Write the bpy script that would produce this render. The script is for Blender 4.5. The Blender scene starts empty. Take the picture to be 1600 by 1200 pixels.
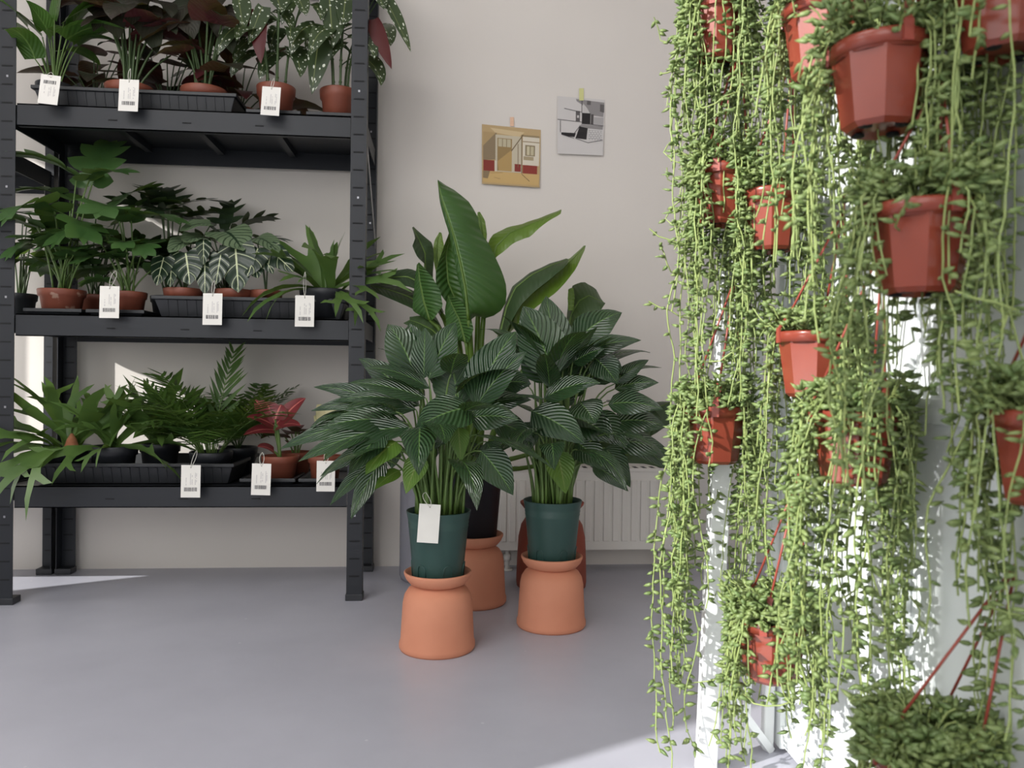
import bpy, math, random
from mathutils import Vector as V, Matrix

SC = bpy.context.scene
COL = SC.collection
PI = math.pi

# ------------------------------------------------------------------ camera
FPX, CAMH = 1230.0, 0.76
YAW = math.radians(5.0)
PITCH = math.atan(10 / FPX)
ROLL = 0.012
CF = V((math.sin(YAW) * math.cos(PITCH), math.cos(YAW) * math.cos(PITCH), -math.sin(PITCH)))
_r0 = V((math.cos(YAW), -math.sin(YAW), 0))
_u0 = _r0.cross(CF)
CR = _r0 * math.cos(ROLL) + _u0 * math.sin(ROLL)
CU = _u0 * math.cos(ROLL) - _r0 * math.sin(ROLL)
CP = V((0, 0, CAMH))
cd = bpy.data.cameras.new('camera')
cd.sensor_width = 36
cd.lens = 36 * FPX / 1600
cd.clip_start = 0.05
cd.dof.use_dof = True
cd.dof.focus_distance = 2.1
cd.dof.aperture_fstop = 5.0
cam = bpy.data.objects.new('camera', cd)
cam.matrix_world = Matrix(((CR.x, CU.x, -CF.x, CP.x), (CR.y, CU.y, -CF.y, CP.y), (CR.z, CU.z, -CF.z, CP.z), (0, 0, 0, 1)))
COL.objects.link(cam)
SC.camera = cam


def ray(px, py):
    return CF + CR * ((px - 800) / FPX) - CU * ((py - 600) / FPX)


def P(px, py, d):            # point seen at a pixel, at depth d from the camera
    return CP + ray(px, py) * d


def onY(px, py, Y):
    r = ray(px, py)
    return CP + r * (Y / r.y)


def onZ(px, py, Z):
    r = ray(px, py)
    return CP + r * ((Z - CAMH) / r.z)


# ------------------------------------------------------------------ light
vs = SC.view_settings
SC.display_settings.display_device = 'sRGB'
vs.view_transform = 'Standard'
vs.look = 'None'
vs.exposure = 0.0
vs.gamma = 1.0
vs.use_curve_mapping = False

W = bpy.data.worlds.new('sky')
SC.world = W
W.use_nodes = True
bg = W.node_tree.nodes['Background']
bg.inputs[0].default_value = (0.86, 0.93, 1.0, 1)
bg.inputs[1].default_value = 0.55

sd = bpy.data.lights.new('sun', 'SUN')
sd.energy = 6.5
sd.angle = math.radians(0.6)
sd.color = (1.0, 0.985, 0.95)
sun = bpy.data.objects.new('sun', sd)
SUN_DIR = V((0.405, 0.200, -0.200)).normalized()
sun.rotation_euler = SUN_DIR.to_track_quat('-Z', 'Y').to_euler()
sun.location = (-5, -3, 3)
COL.objects.link(sun)


def area(name, loc, direction, sx, sy, energy, color):
    d = bpy.data.lights.new(name, 'AREA')
    d.shape = 'RECTANGLE'
    d.size, d.size_y = sx, sy
    d.energy = energy
    d.color = color
    o = bpy.data.objects.new(name, d)
    o.location = loc
    o.rotation_euler = V(direction).to_track_quat('-Z', 'Z').to_euler()
    COL.objects.link(o)
    return o


# added fill lamps, unseen behind the camera and overhead; daylight through both side windows
area('front_fill', (-1.5, -3.4, 1.8), (0.28, 1, -0.12), 3.4, 2.6, 84, (1.0, 0.975, 0.95))
area('overhead_fill', (-1.5, 0.4, 3.18), (0.06, 0.12, -1), 1.8, 2.4, 84, (1.0, 0.985, 0.97))
area('back_window_daylight', (-2.78, 2.64, 1.1), (1, 0.12, 0.0), 0.75, 2.0, 22, (1.0, 0.97, 0.92))
area('side_window_daylight', (-2.75, -0.35, 1.6), (1, 0.15, -0.1), 0.9, 2.8, 45, (0.9, 0.96, 1.0))

# ------------------------------------------------------------------ mesh helpers


class MB:
    def __init__(self):
        self.v = []; self.f = []; self.uv = []; self.mi = []; self.flat = set()

    def add(self, vs_, fs, uvs=None, mi=0, flat=False):
        o = len(self.v)
        self.v.extend(vs_)
        self.uv.extend(uvs if uvs else [(0.0, 0.0)] * len(vs_))
        for f in fs:
            if flat:
                self.flat.add(len(self.f))
            self.f.append(tuple(i + o for i in f))
            self.mi.append(mi)

    def box(self, x0, x1, y0, y1, z0, z1, mi=0):
        vv = [V((x, y, z)) for z in (z0, z1) for y in (y0, y1) for x in (x0, x1)]
        self.add(vv, [(0, 2, 3, 1), (4, 5, 7, 6), (0, 1, 5, 4), (2, 6, 7, 3), (0, 4, 6, 2), (1, 3, 7, 5)], None, mi, True)

    def obox(self, c, ax, ay, az, mi=0):       # oriented box by half axes
        vv = [c + ax * i + ay * j + az * k for k in (-1, 1) for j in (-1, 1) for i in (-1, 1)]
        self.add(vv, [(0, 2, 3, 1), (4, 5, 7, 6), (0, 1, 5, 4), (2, 6, 7, 3), (0, 4, 6, 2), (1, 3, 7, 5)], None, mi, True)

    def bar(self, a, b, w, h, up=V((0, 0, 1)), mi=0):
        t = (b - a)
        L = t.length
        t = t / L
        s = t.cross(up)
        if s.length < 1e-4:
            s = t.cross(V((0, 1, 0)))
        s.normalize()
        n = s.cross(t)
        self.obox((a + b) / 2, t * (L / 2), s * (w / 2), n * (h / 2), mi)

    def tube(self, pts, r, sides=6, mi=0, cap=True):
        n = len(pts)
        rr = r if isinstance(r, (list, tuple)) else [r] * n
        vv, ff = [], []
        prev = None
        for i, p in enumerate(pts):
            t = (pts[min(i + 1, n - 1)] - pts[max(i - 1, 0)])
            t = t.normalized() if t.length > 1e-9 else V((0, 0, 1))
            if prev is None:
                a = t.orthogonal().normalized()
            else:
                a = prev - t * prev.dot(t)
                a = a.normalized() if a.length > 1e-6 else t.orthogonal().normalized()
            prev = a
            b = t.cross(a)
            for k in range(sides):
                g = 2 * PI * k / sides
                vv.append(p + (a * math.cos(g) + b * math.sin(g)) * rr[i])
        for i in range(n - 1):
            for k in range(sides):
                k2 = (k + 1) % sides
                ff.append((i * sides + k, i * sides + k2, (i + 1) * sides + k2, (i + 1) * sides + k))
        if cap:
            ff.append(tuple(range(sides - 1, -1, -1)))
            ff.append(tuple((n - 1) * sides + k for k in range(sides)))
        self.add(vv, ff, None, mi)

    def lathe(self, prof, c, segs=40, mi=0, flat=False, axis=None):
        vv, ff = [], []
        n = len(prof)
        for (r, z) in prof:
            for k in range(segs):
                g = 2 * PI * (k + 0.5) / segs
                vv.append(c + V((r * math.cos(g), r * math.sin(g), z)))
        for i in range(n - 1):
            for k in range(segs):
                k2 = (k + 1) % segs
                ff.append((i * segs + k, i * segs + k2, (i + 1) * segs + k2, (i + 1) * segs + k))
        if prof[0][0] > 1e-5:
            ff.append(tuple(range(segs - 1, -1, -1)))
        if prof[-1][0] > 1e-5:
            ff.append(tuple((n - 1) * segs + k for k in range(segs)))
        self.add(vv, ff, None, mi, flat)

    def rect_loft(self, loops, mi=0):           # loops of (x0,x1,y0,y1,z)
        vv, ff = [], []
        for (x0, x1, y0, y1, z) in loops:
            vv += [V((x0, y0, z)), V((x1, y0, z)), V((x1, y1, z)), V((x0, y1, z))]
        for i in range(len(loops) - 1):
            for k in range(4):
                k2 = (k + 1) % 4
                ff.append((i * 4 + k, i * 4 + k2, i * 4 + 4 + k2, i * 4 + 4 + k))
        ff.append((3, 2, 1, 0))
        e = (len(loops) - 1) * 4
        ff.append((e, e + 1, e + 2, e + 3))
        self.add(vv, ff, None, mi, True)

    def ribbon(self, pts, hint, width, prof, fold=0.12, m=2, back=0.0, wav=0.0, ph=0.0, mi=0, wl=1.0, wr=1.0, curl=0.0):
        n = len(pts)
        vv, uv, ff = [], [], []
        for i, p in enumerate(pts):
            t = i / (n - 1)
            T = (pts[min(i + 1, n - 1)] - pts[max(i - 1, 0)]).normalized()
            N = hint - T * hint.dot(T)
            N = N.normalized() if N.length > 1e-4 else T.orthogonal().normalized()
            S = T.cross(N)
            hw = width / 2 * prof(t)
            for j in range(-m, m + 1):
                x = j / m
                k = wl if j < 0 else wr
                q = p + S * (x * hw * k) + N * (fold * abs(x) * hw - curl * x * x * hw)
                if wav:
                    q = q + N * (wav * width * abs(x) * math.sin(t * 13 + ph + (1.7 if j > 0 else 0)))
                if back:
                    q = q - T * (back * width * abs(x) * (1 - t) ** 2)
                vv.append(q)
                uv.append((0.5 + 0.5 * x, t))
        c = 2 * m + 1
        for i in range(n - 1):
            for j in range(c - 1):
                ff.append((i * c + j, i * c + j + 1, (i + 1) * c + j + 1, (i + 1) * c + j))
        self.add(vv, ff, uv, mi)

    def build(self, name, mats, parent=None, bevel=0.0, kind=None, solid=0.0, sub=0):
        me = bpy.data.meshes.new(name)
        org = V((0, 0, 0))
        q = parent
        while q is not None:
            org = org + q.location
            q = q.parent
        me.from_pydata([tuple(a - org) for a in self.v], [], self.f)
        sm = [True] * len(self.f)
        for i in self.flat:
            sm[i] = False
        me.polygons.foreach_set('use_smooth', sm)
        if not isinstance(mats, (list, tuple)):
            mats = [mats]
        for mm in mats:
            me.materials.append(mm)
        if len(mats) > 1:
            me.polygons.foreach_set('material_index', self.mi)
        ul = me.uv_layers.new(name='UVMap')
        li = [0] * len(me.loops)
        me.loops.foreach_get('vertex_index', li)
        flatuv = []
        for i in li:
            flatuv.extend(self.uv[i])
        ul.data.foreach_set('uv', flatuv)
        me.update()
        o = bpy.data.objects.new(name, me)
        COL.objects.link(o)
        if parent is not None:
            o.parent = parent
        if solid:
            s = o.modifiers.new('thickness', 'SOLIDIFY'); s.thickness = solid; s.offset = 0
        if bevel:
            b = o.modifiers.new('bevel', 'BEVEL'); b.width = bevel; b.segments = 2; b.limit_method = 'ANGLE'
        if sub:
            b = o.modifiers.new('subdivision', 'SUBSURF'); b.levels = sub; b.render_levels = sub
        if kind:
            o['kind'] = kind
        return o


def thing(name, label, cat, loc, group=None):
    o = bpy.data.objects.new(name, None)
    o.empty_display_size = 0.05
    o.location = loc
    COL.objects.link(o)
    o['label'] = label
    o['category'] = cat
    if group:
        o['group'] = group
    return o


def tag(o, label, cat, group=None):
    o['label'] = label
    o['category'] = cat
    if group:
        o['group'] = group
    return o


def bez(a, b, c, n=8):
    return [a * (1 - t) ** 2 + b * (2 * t * (1 - t)) + c * t * t for t in [i / (n - 1) for i in range(n)]]


def bez3(a, b, c, d, n=10):
    return [a * (1 - t) ** 3 + b * (3 * t * (1 - t) ** 2) + c * (3 * t * t * (1 - t)) + d * t ** 3 for t in [i / (n - 1) for i in range(n)]]


def integ(base, az, p0, p1, L, n=9, turn=0.0):     # spine bending from pitch p0 to p1
    pts = [base.copy()]
    p = base.copy()
    for i in range(n - 1):
        t = (i + 0.5) / (n - 1)
        pt = p0 + (p1 - p0) * t
        a = az + turn * t
        p = p + V((math.cos(a) * math.cos(pt), math.sin(a) * math.cos(pt), math.sin(pt))) * (L / (n - 1))
        pts.append(p.copy())
    return pts


def lance(t):                                        # peace-lily blade
    return max(0.0, math.sin(PI * min(1, t ** 0.72)) ** 0.8) * (1 - 0.25 * t)


def ovate(t):
    return (math.sin(PI * min(1.0, 0.16 + 0.84 * t) ** 0.75) ** 0.75 if t < 1 else 0.0) * 1.02


def heart(t):
    return 0.0 if t >= 1 else min(1.0, (0.78 + 1.1 * t)) * (1 - t ** 2.2) ** 0.8 * 1.06


def strap(t):
    return 0.0 if t >= 1 else min(1, 0.35 + t * 3) * (1 - t ** 5) ** 0.6


# ------------------------------------------------------------------ materials


def nmat(name):
    m = bpy.data.materials.new(name)
    m.use_nodes = True
    nt = m.node_tree
    return m, nt, nt.nodes['Principled BSDF'], nt.nodes['Material Output']


def lin(r, g, b):
    return tuple(((c / 255) / 12.92 if c / 255 < 0.04045 else ((c / 255 + 0.055) / 1.055) ** 2.4) for c in (r, g, b)) + (1,)


def ramp(nt, fac, c0, c1, p0=0.3, p1=0.7):
    r = nt.nodes.new('ShaderNodeValToRGB')
    r.color_ramp.elements[0].position = p0
    r.color_ramp.elements[0].color = c0
    r.color_ramp.elements[1].position = p1
    r.color_ramp.elements[1].color = c1
    nt.links.new(fac, r.inputs[0])
    return r.outputs[0]


def noise(nt, scale, detail=3, rough=0.5, coord='Object'):
    tc = nt.nodes.new('ShaderNodeTexCoord')
    n = nt.nodes.new('ShaderNodeTexNoise')
    n.inputs['Scale'].default_value = scale
    n.inputs['Detail'].default_value = detail
    n.inputs['Roughness'].default_value = rough
    nt.links.new(tc.outputs[coord], n.inputs['Vector'])
    return n.outputs['Fac']


def bump(nt, bs, h, strength, dist=0.01):
    b = nt.nodes.new('ShaderNodeBump')
    b.inputs['Strength'].default_value = strength
    b.inputs['Distance'].default_value = dist
    nt.links.new(h, b.inputs['Height'])
    nt.links.new(b.outputs[0], bs.inputs['Normal'])


def simple(name, c0, c1=None, rough=0.5, metal=0.0, scale=6, bstr=0.0, bscale=40, spec=0.5):
    m, nt, bs, out = nmat(name)
    bs.inputs['Roughness'].default_value = rough
    bs.inputs['Metallic'].default_value = metal
    bs.inputs['Specular IOR Level'].default_value = spec
    f = noise(nt, scale)
    nt.links.new(ramp(nt, f, c0, c1 or c0), bs.inputs['Base Color'])
    if bstr:
        bump(nt, bs, noise(nt, bscale, 4), bstr)
    return m


def mth(nt, op, a, b=None, c=None):
    n = nt.nodes.new('ShaderNodeMath')
    n.operation = op
    for i, x in enumerate((a, b, c)):
        if x is None:
            continue
        if isinstance(x, (int, float)):
            n.inputs[i].default_value = x
        else:
            nt.links.new(x, n.inputs[i])
    return n.outputs[0]


def mixc(nt, fac, a, b):
    n = nt.nodes.new('ShaderNodeMix')
    n.data_type = 'RGBA'
    if isinstance(fac, (int, float)):
        n.inputs[0].default_value = fac
    else:
        nt.links.new(fac, n.inputs[0])
    for i, x in ((6, a), (7, b)):
        if isinstance(x, tuple):
            n.inputs[i].default_value = x
        else:
            nt.links.new(x, n.inputs[i])
    return n.outputs[2]


def leaf_mat(name, c0, c1, rough=0.38, transl=0.22, vein=None, vein_col=None, vein_w=0.2, nveins=12, slant=1.2,
             mid_col=None, mid_w=0.03, vbump=0.0, spots=None, under=None, edge=None, nscale=7, tcol=None):
    m, nt, bs, out = nmat(name)
    bs.inputs['Roughness'].default_value = rough
    col = ramp(nt, noise(nt, nscale, 2), c0, c1, 0.35, 0.65)
    uvn = nt.nodes.new('ShaderNodeUVMap')
    sep = nt.nodes.new('ShaderNodeSeparateXYZ')
    nt.links.new(uvn.outputs[0], sep.inputs[0])
    u, v = sep.outputs[0], sep.outputs[1]
    a = mth(nt, 'ABSOLUTE', mth(nt, 'SUBTRACT', u, 0.5))
    s = mth(nt, 'SUBTRACT', mth(nt, 'MULTIPLY', v, float(nveins)), mth(nt, 'MULTIPLY', a, slant * nveins * 0.5))
    tri = mth(nt, 'ABSOLUTE', mth(nt, 'SUBTRACT', mth(nt, 'FRACT', s), 0.5))       # 0..0.5
    if edge:
        e = mth(nt, 'SMOOTH_MIN', mth(nt, 'MULTIPLY', mth(nt, 'SUBTRACT', a, 0.42), 12.0), 1.0, 0.1)
        e = mth(nt, 'MAXIMUM', e, 0.0)
        col = mixc(nt, e, col, edge)
    if vein_col:
        lt = mth(nt, 'LESS_THAN', tri, vein_w * 0.5)
        col = mixc(nt, mth(nt, 'MULTIPLY', lt, vein if vein else 0.8), col, vein_col)
    if mid_col:
        col = mixc(nt, mth(nt, 'LESS_THAN', a, mid_w), col, mid_col)
    if spots:
        vo = nt.nodes.new('ShaderNodeTexVoronoi')
        vo.inputs['Scale'].default_value = 1.0
        cmb = nt.nodes.new('ShaderNodeCombineXYZ')
        nt.links.new(mth(nt, 'MULTIPLY', u, 4.6), cmb.inputs[0])
        nt.links.new(mth(nt, 'MULTIPLY', v, 10.0), cmb.inputs[1])
        nt.links.new(cmb.outputs[0], vo.inputs['Vector'])
        col = mixc(nt, mth(nt, 'LESS_THAN', vo.outputs['Distance'], 0.25), col, spots)
    if under:
        g = nt.nodes.new('ShaderNodeNewGeometry')
        col = mixc(nt, g.outputs['Backfacing'], col, under)
    nt.links.new(col, bs.inputs['Base Color'])
    if vbump:
        bump(nt, bs, mth(nt, 'SINE', mth(nt, 'MULTIPLY', s, 2 * PI)), vbump, 0.004)
    tr = nt.nodes.new('ShaderNodeBsdfTranslucent')
    if tcol:
        tr.inputs[0].default_value = tcol
    else:
        nt.links.new(mixc(nt, 0.35, col, (0.35, 0.5, 0.05, 1)), tr.inputs[0])
    mx = nt.nodes.new('ShaderNodeMixShader')
    mx.inputs[0].default_value = transl
    nt.links.new(bs.outputs[0], mx.inputs[1])
    nt.links.new(tr.outputs[0], mx.inputs[2])
    nt.links.new(mx.outputs[0], out.inputs[0])
    return m


M = {}
M['wall'] = simple('wall_plaster', lin(224, 218, 211), lin(217, 211, 205), 0.85, scale=1.3, bstr=0.08, bscale=14)
M['ceil'] = simple('ceiling_paint', lin(235, 233, 230), None, 0.9)


def floor_mat():
    m, nt, bs, out = nmat('grey_epoxy_floor')
    c = ramp(nt, noise(nt, 1.6, 5, 0.6), lin(176, 176, 187), lin(190, 190, 201), 0.3, 0.7)
    tc = nt.nodes.new('ShaderNodeTexCoord')
    vo = nt.nodes.new('ShaderNodeTexVoronoi')
    vo.inputs['Scale'].default_value = 9
    nt.links.new(tc.outputs['Object'], vo.inputs['Vector'])
    sp = mth(nt, 'LESS_THAN', vo.outputs['Distance'], 0.035)
    c = mixc(nt, mth(nt, 'MULTIPLY', sp, 0.5), c, lin(215, 215, 220))
    nt.links.new(c, bs.inputs['Base Color'])
    nt.links.new(ramp(nt, noise(nt, 5, 4), (0.32, 0.32, 0.32, 1), (0.42, 0.42, 0.42, 1)), bs.inputs['Roughness'])
    bump(nt, bs, noise(nt, 4, 2), 0.03, 0.02)
    return m


M['floor'] = floor_mat()
M['black_metal'] = simple('black_powder_coated_steel', lin(33, 36, 42), lin(29, 32, 38), 0.45, scale=4, spec=0.4)
M['slot'] = simple('slot_dark', lin(14, 15, 18), None, 0.8)
M['rivet'] = simple('rivet_steel', lin(150, 150, 155), None, 0.35, 0.8)
M['tray'] = simple('black_tray_plastic', lin(38, 40, 44), lin(33, 35, 38), 0.45, scale=9)
M['blackpot'] = simple('black_pot_plastic', lin(38, 40, 45), lin(33, 35, 39), 0.42, scale=9)
M['redpot'] = simple('terracotta_plastic', lin(136, 76, 58), lin(122, 66, 50), 0.48, scale=14)
M['hangpot'] = simple('red_brown_glossy_plastic', lin(138, 63, 47), lin(124, 55, 42), 0.24, scale=10)
M['strap'] = simple('red_brown_strap_plastic', lin(146, 66, 54), None, 0.4)
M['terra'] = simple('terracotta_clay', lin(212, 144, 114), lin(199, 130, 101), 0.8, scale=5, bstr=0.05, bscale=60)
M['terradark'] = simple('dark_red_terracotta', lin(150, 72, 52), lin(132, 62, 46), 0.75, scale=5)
M['greenpot'] = simple('dark_green_nursery_plastic', lin(50, 80, 74), lin(44, 72, 67), 0.42, scale=4)


def stained():
    m, nt, bs, out = nmat('lime_stained_terracotta_plastic')
    bs.inputs['Roughness'].default_value = 0.55
    c = ramp(nt, noise(nt, 14), lin(136, 76, 58), lin(122, 66, 50))
    f = ramp(nt, noise(nt, 26, 3), (0, 0, 0, 1), (1, 1, 1, 1), 0.60, 0.66)
    nt.links.new(mixc(nt, mth(nt, 'MULTIPLY', f, 0.55), c, lin(196, 168, 148)), bs.inputs['Base Color'])
    return m


M['stainpot'] = stained()
M['soil'] = simple('potting_soil', lin(52, 40, 30), lin(84, 66, 48), 0.95, scale=60, bstr=0.8, bscale=90)
M['white_metal'] = simple('white_painted_metal', lin(236, 238, 238), lin(230, 233, 233), 0.4)
M['white_panel'] = simple('white_lacquered_board', lin(232, 236, 236), lin(226, 231, 231), 0.45)
M['radiator'] = simple('white_radiator_enamel', lin(226, 223, 217), None, 0.4)
M['card'] = simple('white_tag_card', lin(240, 237, 230), lin(234, 231, 225), 0.7)
M['print'] = simple('grey_tag_print', lin(182, 178, 180), None, 0.8)
M['barc'] = simple('black_barcode_ink', lin(70, 68, 72), None, 0.8)
M['string'] = simple('white_cotton_string', lin(225, 222, 212), None, 0.9)
M['handle'] = simple('black_door_handle_metal', lin(30, 30, 33), None, 0.4)
M['door'] = simple('grey_white_door_paint', lin(196, 192, 188), None, 0.5)
M['husk'] = simple('tan_papery_husk', lin(186, 128, 92), lin(140, 84, 56), 0.8, scale=25)


def glass_mat():
    m, nt, bs, out = nmat('grey_smoked_glass')
    bs.inputs['Base Color'].default_value = lin(190, 190, 200)
    bs.inputs['Roughness'].default_value = 0.25
    bs.inputs['Transmission Weight'].default_value = 0.55
    bs.inputs['IOR'].default_value = 1.2
    return m


M['glass'] = glass_mat()

G = leaf_mat
M['spath'] = G('peace_lily_leaf', lin(38, 64, 42), lin(50, 78, 46), 0.2, 0.12, nveins=11, slant=1.5, vbump=0.55,
               vein_col=lin(78, 112, 70), vein=0.4, vein_w=0.28, mid_col=lin(96, 132, 70), mid_w=0.02)
M['spath'].node_tree.nodes['Principled BSDF'].inputs['Specular IOR Level'].default_value = 0.9
M['spath_young'] = G('young_peace_lily_leaf', lin(80, 118, 44), lin(98, 132, 50), 0.35, 0.3, nveins=10, slant=1.5, vbump=0.3, mid_col=lin(130, 150, 80))
M['stem'] = simple('green_stalk', lin(104, 130, 66), lin(84, 112, 54), 0.45, scale=20)
M['dstem'] = simple('dark_green_stalk', lin(70, 92, 48), lin(58, 78, 42), 0.45, scale=20)
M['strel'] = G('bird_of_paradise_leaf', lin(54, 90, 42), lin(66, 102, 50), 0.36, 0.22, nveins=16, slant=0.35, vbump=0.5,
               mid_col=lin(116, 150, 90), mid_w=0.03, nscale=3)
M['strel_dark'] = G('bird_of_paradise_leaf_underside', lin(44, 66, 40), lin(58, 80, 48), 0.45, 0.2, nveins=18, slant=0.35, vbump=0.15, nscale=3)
M['strel_light'] = G('pale_and_lit_bird_of_paradise_leaf', lin(104, 134, 50), lin(92, 122, 46), 0.36, 0.3, nveins=18, slant=0.35, vbump=0.15, nscale=3)
M['alo'] = G('veined_alocasia_leaf', lin(30, 48, 34), lin(38, 58, 40), 0.3, 0.08, nveins=4, slant=1.1, vbump=0.2,
             vein_col=lin(190, 200, 160), vein=0.75, vein_w=0.085, mid_col=lin(200, 208, 165), mid_w=0.024)
M['alo_pale'] = G('silver_veined_leaf', lin(118, 136, 104), lin(104, 124, 94), 0.42, 0.15, nveins=7, slant=1.4,
                  vein_col=lin(42, 62, 44), vein=0.9, vein_w=0.25, mid_col=lin(40, 60, 42), mid_w=0.035)
M['selloum'] = G('lobed_philodendron_leaf', lin(62, 96, 50), lin(78, 110, 62), 0.33, 0.22)
M['aralia'] = G('dark_lobed_leaf', lin(30, 46, 30), lin(42, 58, 36), 0.36, 0.12)
M['stag'] = G('staghorn_frond', lin(74, 104, 50), lin(92, 122, 60), 0.45, 0.22)
M['palm'] = G('palm_leaflet', lin(52, 82, 36), lin(74, 104, 44), 0.42, 0.22)
M['dark'] = G('dark_purple_leaf', lin(46, 54, 40), lin(56, 48, 44), 0.4, 0.12, nveins=9, slant=1.3, vbump=0.15, under=lin(84, 40, 44))
M['darkred'] = G('burgundy_leaf', lin(88, 34, 40), lin(70, 34, 38), 0.42, 0.2)
M['begonia'] = G('spotted_begonia_leaf', lin(50, 66, 40), lin(62, 78, 46), 0.33, 0.1, spots=lin(218, 222, 206), under=lin(84, 26, 30), mid_col=lin(120, 130, 80), mid_w=0.02)
M['lily'] = G('broad_green_leaf', lin(66, 104, 44), lin(80, 118, 52), 0.38, 0.25, nveins=9, slant=1.3, vbump=0.2, mid_col=lin(110, 144, 74))
M['agla'] = G('red_aglaonema_leaf', lin(140, 58, 62), lin(112, 42, 48), 0.38, 0.2, nveins=8, slant=1.3, edge=lin(86, 82, 50),
              mid_col=lin(214, 120, 110), mid_w=0.04, tcol=(0.3, 0.06, 0.06, 1))
M['cream'] = G('cream_caladium_leaf', lin(228, 220, 178), lin(214, 206, 160), 0.45, 0.25, nveins=7, slant=1.2, edge=lin(120, 140, 70), tcol=(0.6, 0.55, 0.3, 1))
M['vine_leaf'] = G('bead_vine_leaf', lin(108, 130, 78), lin(134, 150, 92), 0.42, 0.2, nscale=30, tcol=lin(160, 178, 92))
M['vine_stem'] = simple('pale_green_vine_stem', lin(152, 166, 98), lin(130, 148, 88), 0.5, scale=30)

# ------------------------------------------------------------------ setting
YW = 3.17
XL = -2.6
XR = 2.6


def struct(name, mb, mat, parent=None, bevel=0.0):
    o = mb.build(name, mat, parent, bevel)
    if parent is None:
        o['kind'] = 'structure'
    return o


b = MB(); b.box(XL - 0.2, XR + 0.2, -3.6, YW + 0.2, -0.1, 0.0); struct('floor', b, M['floor'])
b = MB(); b.box(XL - 0.2, XR + 0.2, -3.6, YW + 0.2, 3.2, 3.3); struct('ceiling', b, M['ceil'])
b = MB(); b.box(XL - 0.2, XR + 0.2, YW, YW + 0.2, 0, 3.2); struct('wall_back', b, M['wall'])
b = MB(); b.box(XR, XR + 0.2, -3.6, YW, 0, 3.2); struct('wall_right', b, M['wall'])
# left wall with two window openings: A by the back corner, B beside the camera
A0, A1, B0, B1 = 2.19, 3.10, -0.70, 0.13
b = MB()
b.box(XL - 0.2, XL, -3.6, B0, 0, 3.2)
b.box(XL - 0.2, XL, B1, A0, 0, 3.2)
b.box(XL - 0.2, XL, A1, YW, 0, 3.2)
b.box(XL - 0.2, XL, B0, B1, 3.08, 3.2)
b.box(XL - 0.2, XL, A0, A1, 2.2, 3.2)
struct('wall_left', b, M['wall'])
for nm, y0, y1, zt in (('window_1', A0, A1, 2.2), ('window_2', B0, B1, 3.08)):
    b = MB()
    x0, x1 = XL - 0.19, XL - 0.15
    b.box(x0, x1, y0, y0 + 0.03, 0, zt); b.box(x0, x1, y1 - 0.03, y1, 0, zt)
    b.box(x0, x1, y0 + 0.03, y1 - 0.03, zt - 0.03, zt); b.box(x0, x1, y0 + 0.03, y1 - 0.03, 0, 0.03)
    struct(nm, b, M['white_metal'])
# door leaf on the back wall at the right, with a black lever
hp = onY(1107, 383, YW - 0.05)
dx0 = hp.x - 0.06
d = thing('door_1', 'grey white door leaf in the back wall behind hanging vines', 'door', (dx0 + 0.42, YW, 0)); d['kind'] = 'structure'
b = MB(); b.box(dx0, dx0 + 0.84, YW - 0.012, YW - 0.001, 0.005, 2.08); b.build('door_leaf', M['door'], d, 0.002)
b = MB()
b.tube([hp + V((-0.038, 0.0, 0.006)), hp + V((0.045, 0.0, -0.004))], 0.009, 10)
b.tube([hp + V((-0.03, 0.0, 0.005)), hp + V((-0.03, 0.037, 0.005))], 0.008, 10)
b.build('door_handle', M['handle'], d)

# ------------------------------------------------------------------ shelving
YF, YB = 2.69, 3.13
LV = [1.631, 0.949, 0.388]
XA, XB = -1.415, -0.292


def post(mb, x, y, sx, h, front):
    # L-profile upright with punched slots; sx = +1 if its flange points to +x
    w, t = 0.052, 0.003
    fy = y if front else y
    mb.box(x - w / 2, x + w / 2, fy - t, fy, 0.02, h)
    xs = x - sx * w / 2
    if front:
        mb.box(min(xs, xs + sx * t), max(xs, xs + sx * t), fy, fy + 0.045, 0.02, h)
    else:
        mb.box(min(xs, xs + sx * t), max(xs, xs + sx * t), fy - 0.045, fy - t, 0.02, h)
    z = 0.08
    k = 0
    while z < h - 0.03:
        yy = fy - t - 0.0006
        mb.box(x - 0.017, x + 0.017, yy, yy + 0.0005, z, z + 0.0055, 1)
        if k % 6 == 3:
            mb.box(x - 0.003, x + 0.003, yy, yy + 0.0005, z + 0.026, z + 0.033, 2)
        z += 0.0595
        k += 1


def foot_(mb, x, y):
    mb.box(x - 0.029, x + 0.029, y - 0.005, y + 0.045, 0.0, 0.022)


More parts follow.
